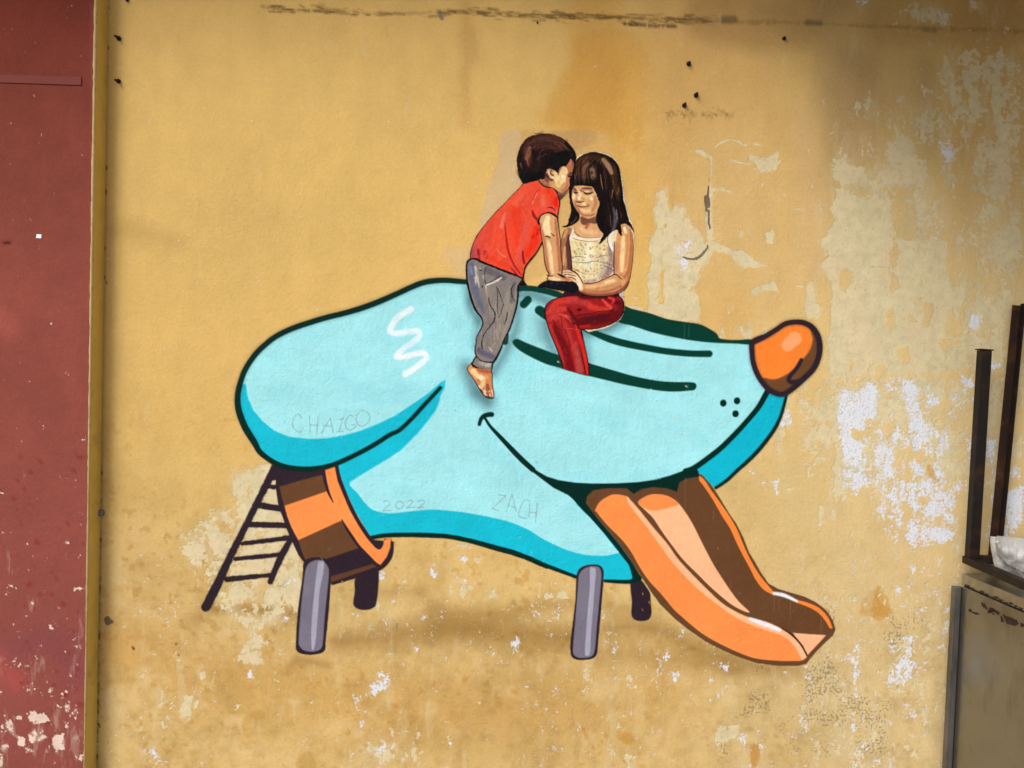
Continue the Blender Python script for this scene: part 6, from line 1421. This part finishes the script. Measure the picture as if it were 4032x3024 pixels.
# ------------------------------------------------------------------ steel cabinet, seen from its side
ang = math.radians(5.85)
dv = Vector((math.sin(ang), -math.cos(ang), 0)); rv = Vector((math.cos(ang), math.sin(ang), 0))
c0 = at_y(3788, 2258, -.068)
Z0 = c0.z
def MB(org):            # local x = right, y = away from the wall (towards the camera), z up
    return Matrix(((rv.x, dv.x, 0, org.x), (rv.y, dv.y, 0, org.y), (0, 0, 1, 0), (0, 0, 0, 1)))
CM = MB(c0)
cab = empty('steel_cabinet', (c0.x, c0.y, 0))
tag(cab, 'scuffed stainless steel cabinet in the lower right corner, its side mirroring the yellow wall', 'cabinet')
LEN, WID = .95, .60
TH = at_y(3788, 2258, -.068).z - at_y(3789, 2300, -.068).z
bm = bmesh.new(); box(bm, (0, 0, Z0 - TH), (WID, LEN, Z0), CM); finish('worktop', bm, MAT['steel'], cab, bevel=.0018)
ZP = Z0 - TH - .0065
bm = bmesh.new(); box(bm, (.006, .006, ZP - .02), (WID - .006, LEN - .006, Z0 - TH - .0005), CM); finish('recess', bm, MAT['shadowgap'], cab)
bm = bmesh.new(); box(bm, (.001, .002, .06), (.016, LEN - .004, ZP), CM); finish('side_panel', bm, MAT['panel'], cab, bevel=.0035)
bm = bmesh.new(); box(bm, (.017, .01, .08), (WID - .004, LEN - .02, ZP - .022), CM); finish('body', bm, MAT['flange'], cab)
for (x, y) in ((.03, .03), (.03, LEN - .06), (WID - .06, .03), (WID - .06, LEN - .06)):
    bm = bmesh.new(); box(bm, (x, y, 0), (x + .03, y + .03, .0795), CM); finish('foot', bm, MAT['flange'], cab)
pl, pr, pn = at_y(3743, 2310, -.045), at_y(3759, 2312, -.0675), at_y(3787, 2313, -.0675)
bm = bmesh.new(); box(bm, (pr.x, -.0675, 0.02), (pn.x, -.045, pr.z)); finish('corner_flange', bm, MAT['flange'], cab, bevel=.003)
bm = bmesh.new(); box(bm, (pn.x - .0005, -.0665, .05), (pn.x + .0030, -.05, pr.z)); finish('flange_gap', bm, MAT['shadowgap'], cab)
# rust and stains on the panel: irregular flakes
nrm = Vector((-rv.x, -rv.y, 0)); pp0 = CM @ Vector((.001, 0, 0))
def on_panel(px, py, off=.0006):
    d = ray(px, py); q = pp0 + nrm * off
    t = (q - _org).dot(nrm) / d.dot(nrm)
    return _org + d * t
def flake(name, pts, crop, seed, mat='flake', off=.0008, parent=cab):
    P = src(crop, pts)
    rs = np.random.RandomState(seed); out = []
    for k in range(len(P)):
        a, b = P[k], P[(k + 1) % len(P)]
        n = max(2, int(np.hypot(*(b - a)) / 3))
        for i in range(n): out.append(a + (b - a) * i / n + rs.randn(2) * 1.0)
    bm = bmesh.new()
    bot = [bm.verts.new(on_panel(x, y, off)) for x, y in out]
    bm.faces.new(bot)
    bmesh.ops.triangulate(bm, faces=bm.faces)
    me = bpy.data.meshes.new(name); bm.to_mesh(me); bm.free()
    return link(name, me, MAT[mat], parent)
for k, P in enumerate(([(675, 1335), (700, 1332), (740, 1370), (760, 1400), (785, 1450), (770, 1462), (730, 1430), (690, 1385)], [(780, 1470), (820, 1490), (825, 1460), (800, 1430), (815, 1415), (870, 1430), (920, 1470), (960, 1480), (985, 1520), (960, 1545), (920, 1510), (870, 1470), (845, 1465), (830, 1500), (800, 1512)],
                       [(850, 1510), (900, 1510), (880, 1540), (855, 1530)], [(985, 1560), (1010, 1555), (1040, 1610), (1050, 1659), (1000, 1659), (1005, 1610)], [(1025, 1525), (1090, 1560), (1180, 1590), (1250, 1620), (1290, 1680), (1240, 1720), (1160, 1700), (1090, 1680), (1060, 1610)], [(1310, 1660), (1377, 1690), (1377, 1730), (1330, 1740)],
                       [(462, 1450), (500, 1440), (530, 1480), (600, 1500), (650, 1522), (640, 1535), (580, 1530), (520, 1500), (475, 1480)])):
    flake('rust_patch', P, 'X', 30 + k)
for k in range(12):       # crumbs of sealant in the joint under the worktop
    x = 3800 + 19 * k; y0 = 2258 + (x - 3788) * .404 + 38 + (k % 3) * 3
    flake('sealant_crumb', [(x, y0), (x + 14, y0 + 4), (x + 16, y0 + 11), (x + 2, y0 + 8)], 'S', 60 + k, off=.003)

# ------------------------------------------------------------------ rusty frame standing on the cabinet
YR = -.085
q0 = at_y(3787, 2216, YR); q1 = at_y(3787, 2187, YR)
H = q1.z - q0.z; X0 = q0.x; ZB = q0.z; RW = .032
fr = empty('rusty_frame', (X0, YR, ZB))
tag(fr, 'dark rusty steel frame lying on the cabinet with one square post rising from its corner', 'metal frame')
bm = bmesh.new(); box(bm, (X0, YR - .80, ZB), (X0 + RW, YR, ZB + H)); finish('rail', bm, MAT['rust'], fr, bevel=.002)
bm = bmesh.new(); box(bm, (X0 + RW + .0005, YR - .026, ZB + .004), (X0 + .47, YR - .001, ZB + H + .006)); finish('rail', bm, MAT['rust'], fr, bevel=.002)
bm = bmesh.new(); box(bm, (X0 + .4705, YR - .80, ZB), (X0 + .50, YR, ZB + H)); finish('rail', bm, MAT['rust'], fr, bevel=.002)
for (x, y) in ((X0, YR - .50), (X0, YR - .80), (X0 + .47, YR - .07), (X0 + .47, YR - .80)):
    bm = bmesh.new(); box(bm, (x + .003, y, Z0 + .0005), (x + .027, y + .03, ZB - .0005)); finish('foot', bm, MAT['rust'], fr)
b0 = at_y(3827, 2195, YR - .017); b1 = at_y(3876, 1380, YR - .017)
bm = bmesh.new(); bar(bm, (b0.x, b0.y, ZB + H - .002), b1, .038, .030); finish('post', bm, MAT['rust'], fr, bevel=.0016)
bm = bmesh.new(); bar(bm, b1 + Vector((0, 0, .0005)), b1 + Vector((.0002, 0, .005)), .046, .038); finish('post_cap', bm, MAT['rust'], fr, bevel=.001)
# tall angle iron leaning on the wall behind it
g0 = at_y(3906, 2200, -.052); g1 = at_y(4003, 1202, -.022)
g0 = g0 + (g0 - g1).normalized() * .018
ir = empty('angle_iron', tuple(g0))
tag(ir, 'tall narrow brown rusty angle iron leaning on the wall behind the sack', 'metal bar')
ax = (g1 - g0).normalized()
bm = bmesh.new(); bar(bm, g0, g1, .030, .004, Vector((1, 0, 0))); finish('front_leaf', bm, MAT['rust2'], ir)
bm = bmesh.new(); bar(bm, g0 + Vector((.0165, -.012, 0)), g1 + Vector((.0165, -.012, .006)), .004, .026, Vector((1, 0, 0))); finish('side_leaf', bm, MAT['rust'], ir)

# ------------------------------------------------------------------ cloth sack on the frame
from mathutils import noise as mnoise
def loft(name, A, Bc, ya, yb, bulge, parent, nu=70, nv=34, seed=0):
    A, Bc = spline(A, False, 12), spline(Bc, False, 12)
    def samp(P, t):
        d = np.r_[0, np.cumsum(np.hypot(*np.diff(P, axis=0).T))]; d /= d[-1]
        return np.array([np.interp(t, d, P[:, 0]), np.interp(t, d, P[:, 1])])
    bm = bmesh.new(); g = []
    for i in range(nu + 1):
        t = i / nu; a, b = samp(A, t), samp(Bc, t); row = []
        for j in range(nv + 1):
            w = j / nv; px = a + (b - a) * w
            y = ya + (yb - ya) * w - bulge * math.sin(math.pi * w)
            q = Vector((px[0] / 30, px[1] / 30, seed))
            n = mnoise.noise(q * .9) + .5 * mnoise.noise(Vector((px[0] / 14, px[1] / 40, seed + 5))) + .12 * mnoise.noise(Vector((px[0] / 22, px[1] / 6, seed + 9)))
            row.append(bm.verts.new(at_y(px[0], px[1], y - .007 * n)))
        g.append(row)
    for i in range(nu):
        for j in range(nv): bm.faces.new((g[i][j], g[i + 1][j], g[i + 1][j + 1], g[i][j + 1]))
    o = finish(name, bm, MAT['cloth'], parent, smooth=True)
    md = o.modifiers.new('thickness', 'SOLIDIFY'); md.thickness = .005; md.offset = 1
    return o
sk = empty('white_sack', tuple(at_y(3990, 2250, -.2)))
tag(sk, 'crumpled dirty white cloth sack lying on the rusty frame over the cabinet', 'sack')
loft('inner_fold', [(3906, 2112), (3904, 2135), (3907, 2158), (3912, 2190), (3919, 2226), (3937, 2243), (3960, 2252), (3990, 2251), (4012, 2262)],
     [(3926, 2114), (3932, 2130), (3938, 2160), (3950, 2185), (3968, 2208), (3990, 2226), (4010, 2236), (4030, 2250), (4050, 2268)], -.185, -.20, .012, sk, 80, 20, 3)
loft('outer_flap', [(3925, 2115), (3940, 2116), (3965, 2117), (3990, 2119), (4015, 2121), (4045, 2124), (4080, 2128), (4120, 2134), (4170, 2140)],
     [(3925, 2140), (3930, 2165), (3946, 2192), (3966, 2216), (3992, 2232), (4020, 2246), (4050, 2270), (4090, 2300), (4150, 2340)], -.19, -.24, .05, sk, 90, 50, 8)
loft('underside', [(4000, 2238), (4020, 2248), (4050, 2270), (4090, 2300), (4150, 2340)], [(4003, 2252), (4022, 2270), (4050, 2300), (4090, 2330), (4150, 2360)], -.235, -.22, .004, sk, 40, 10, 12)
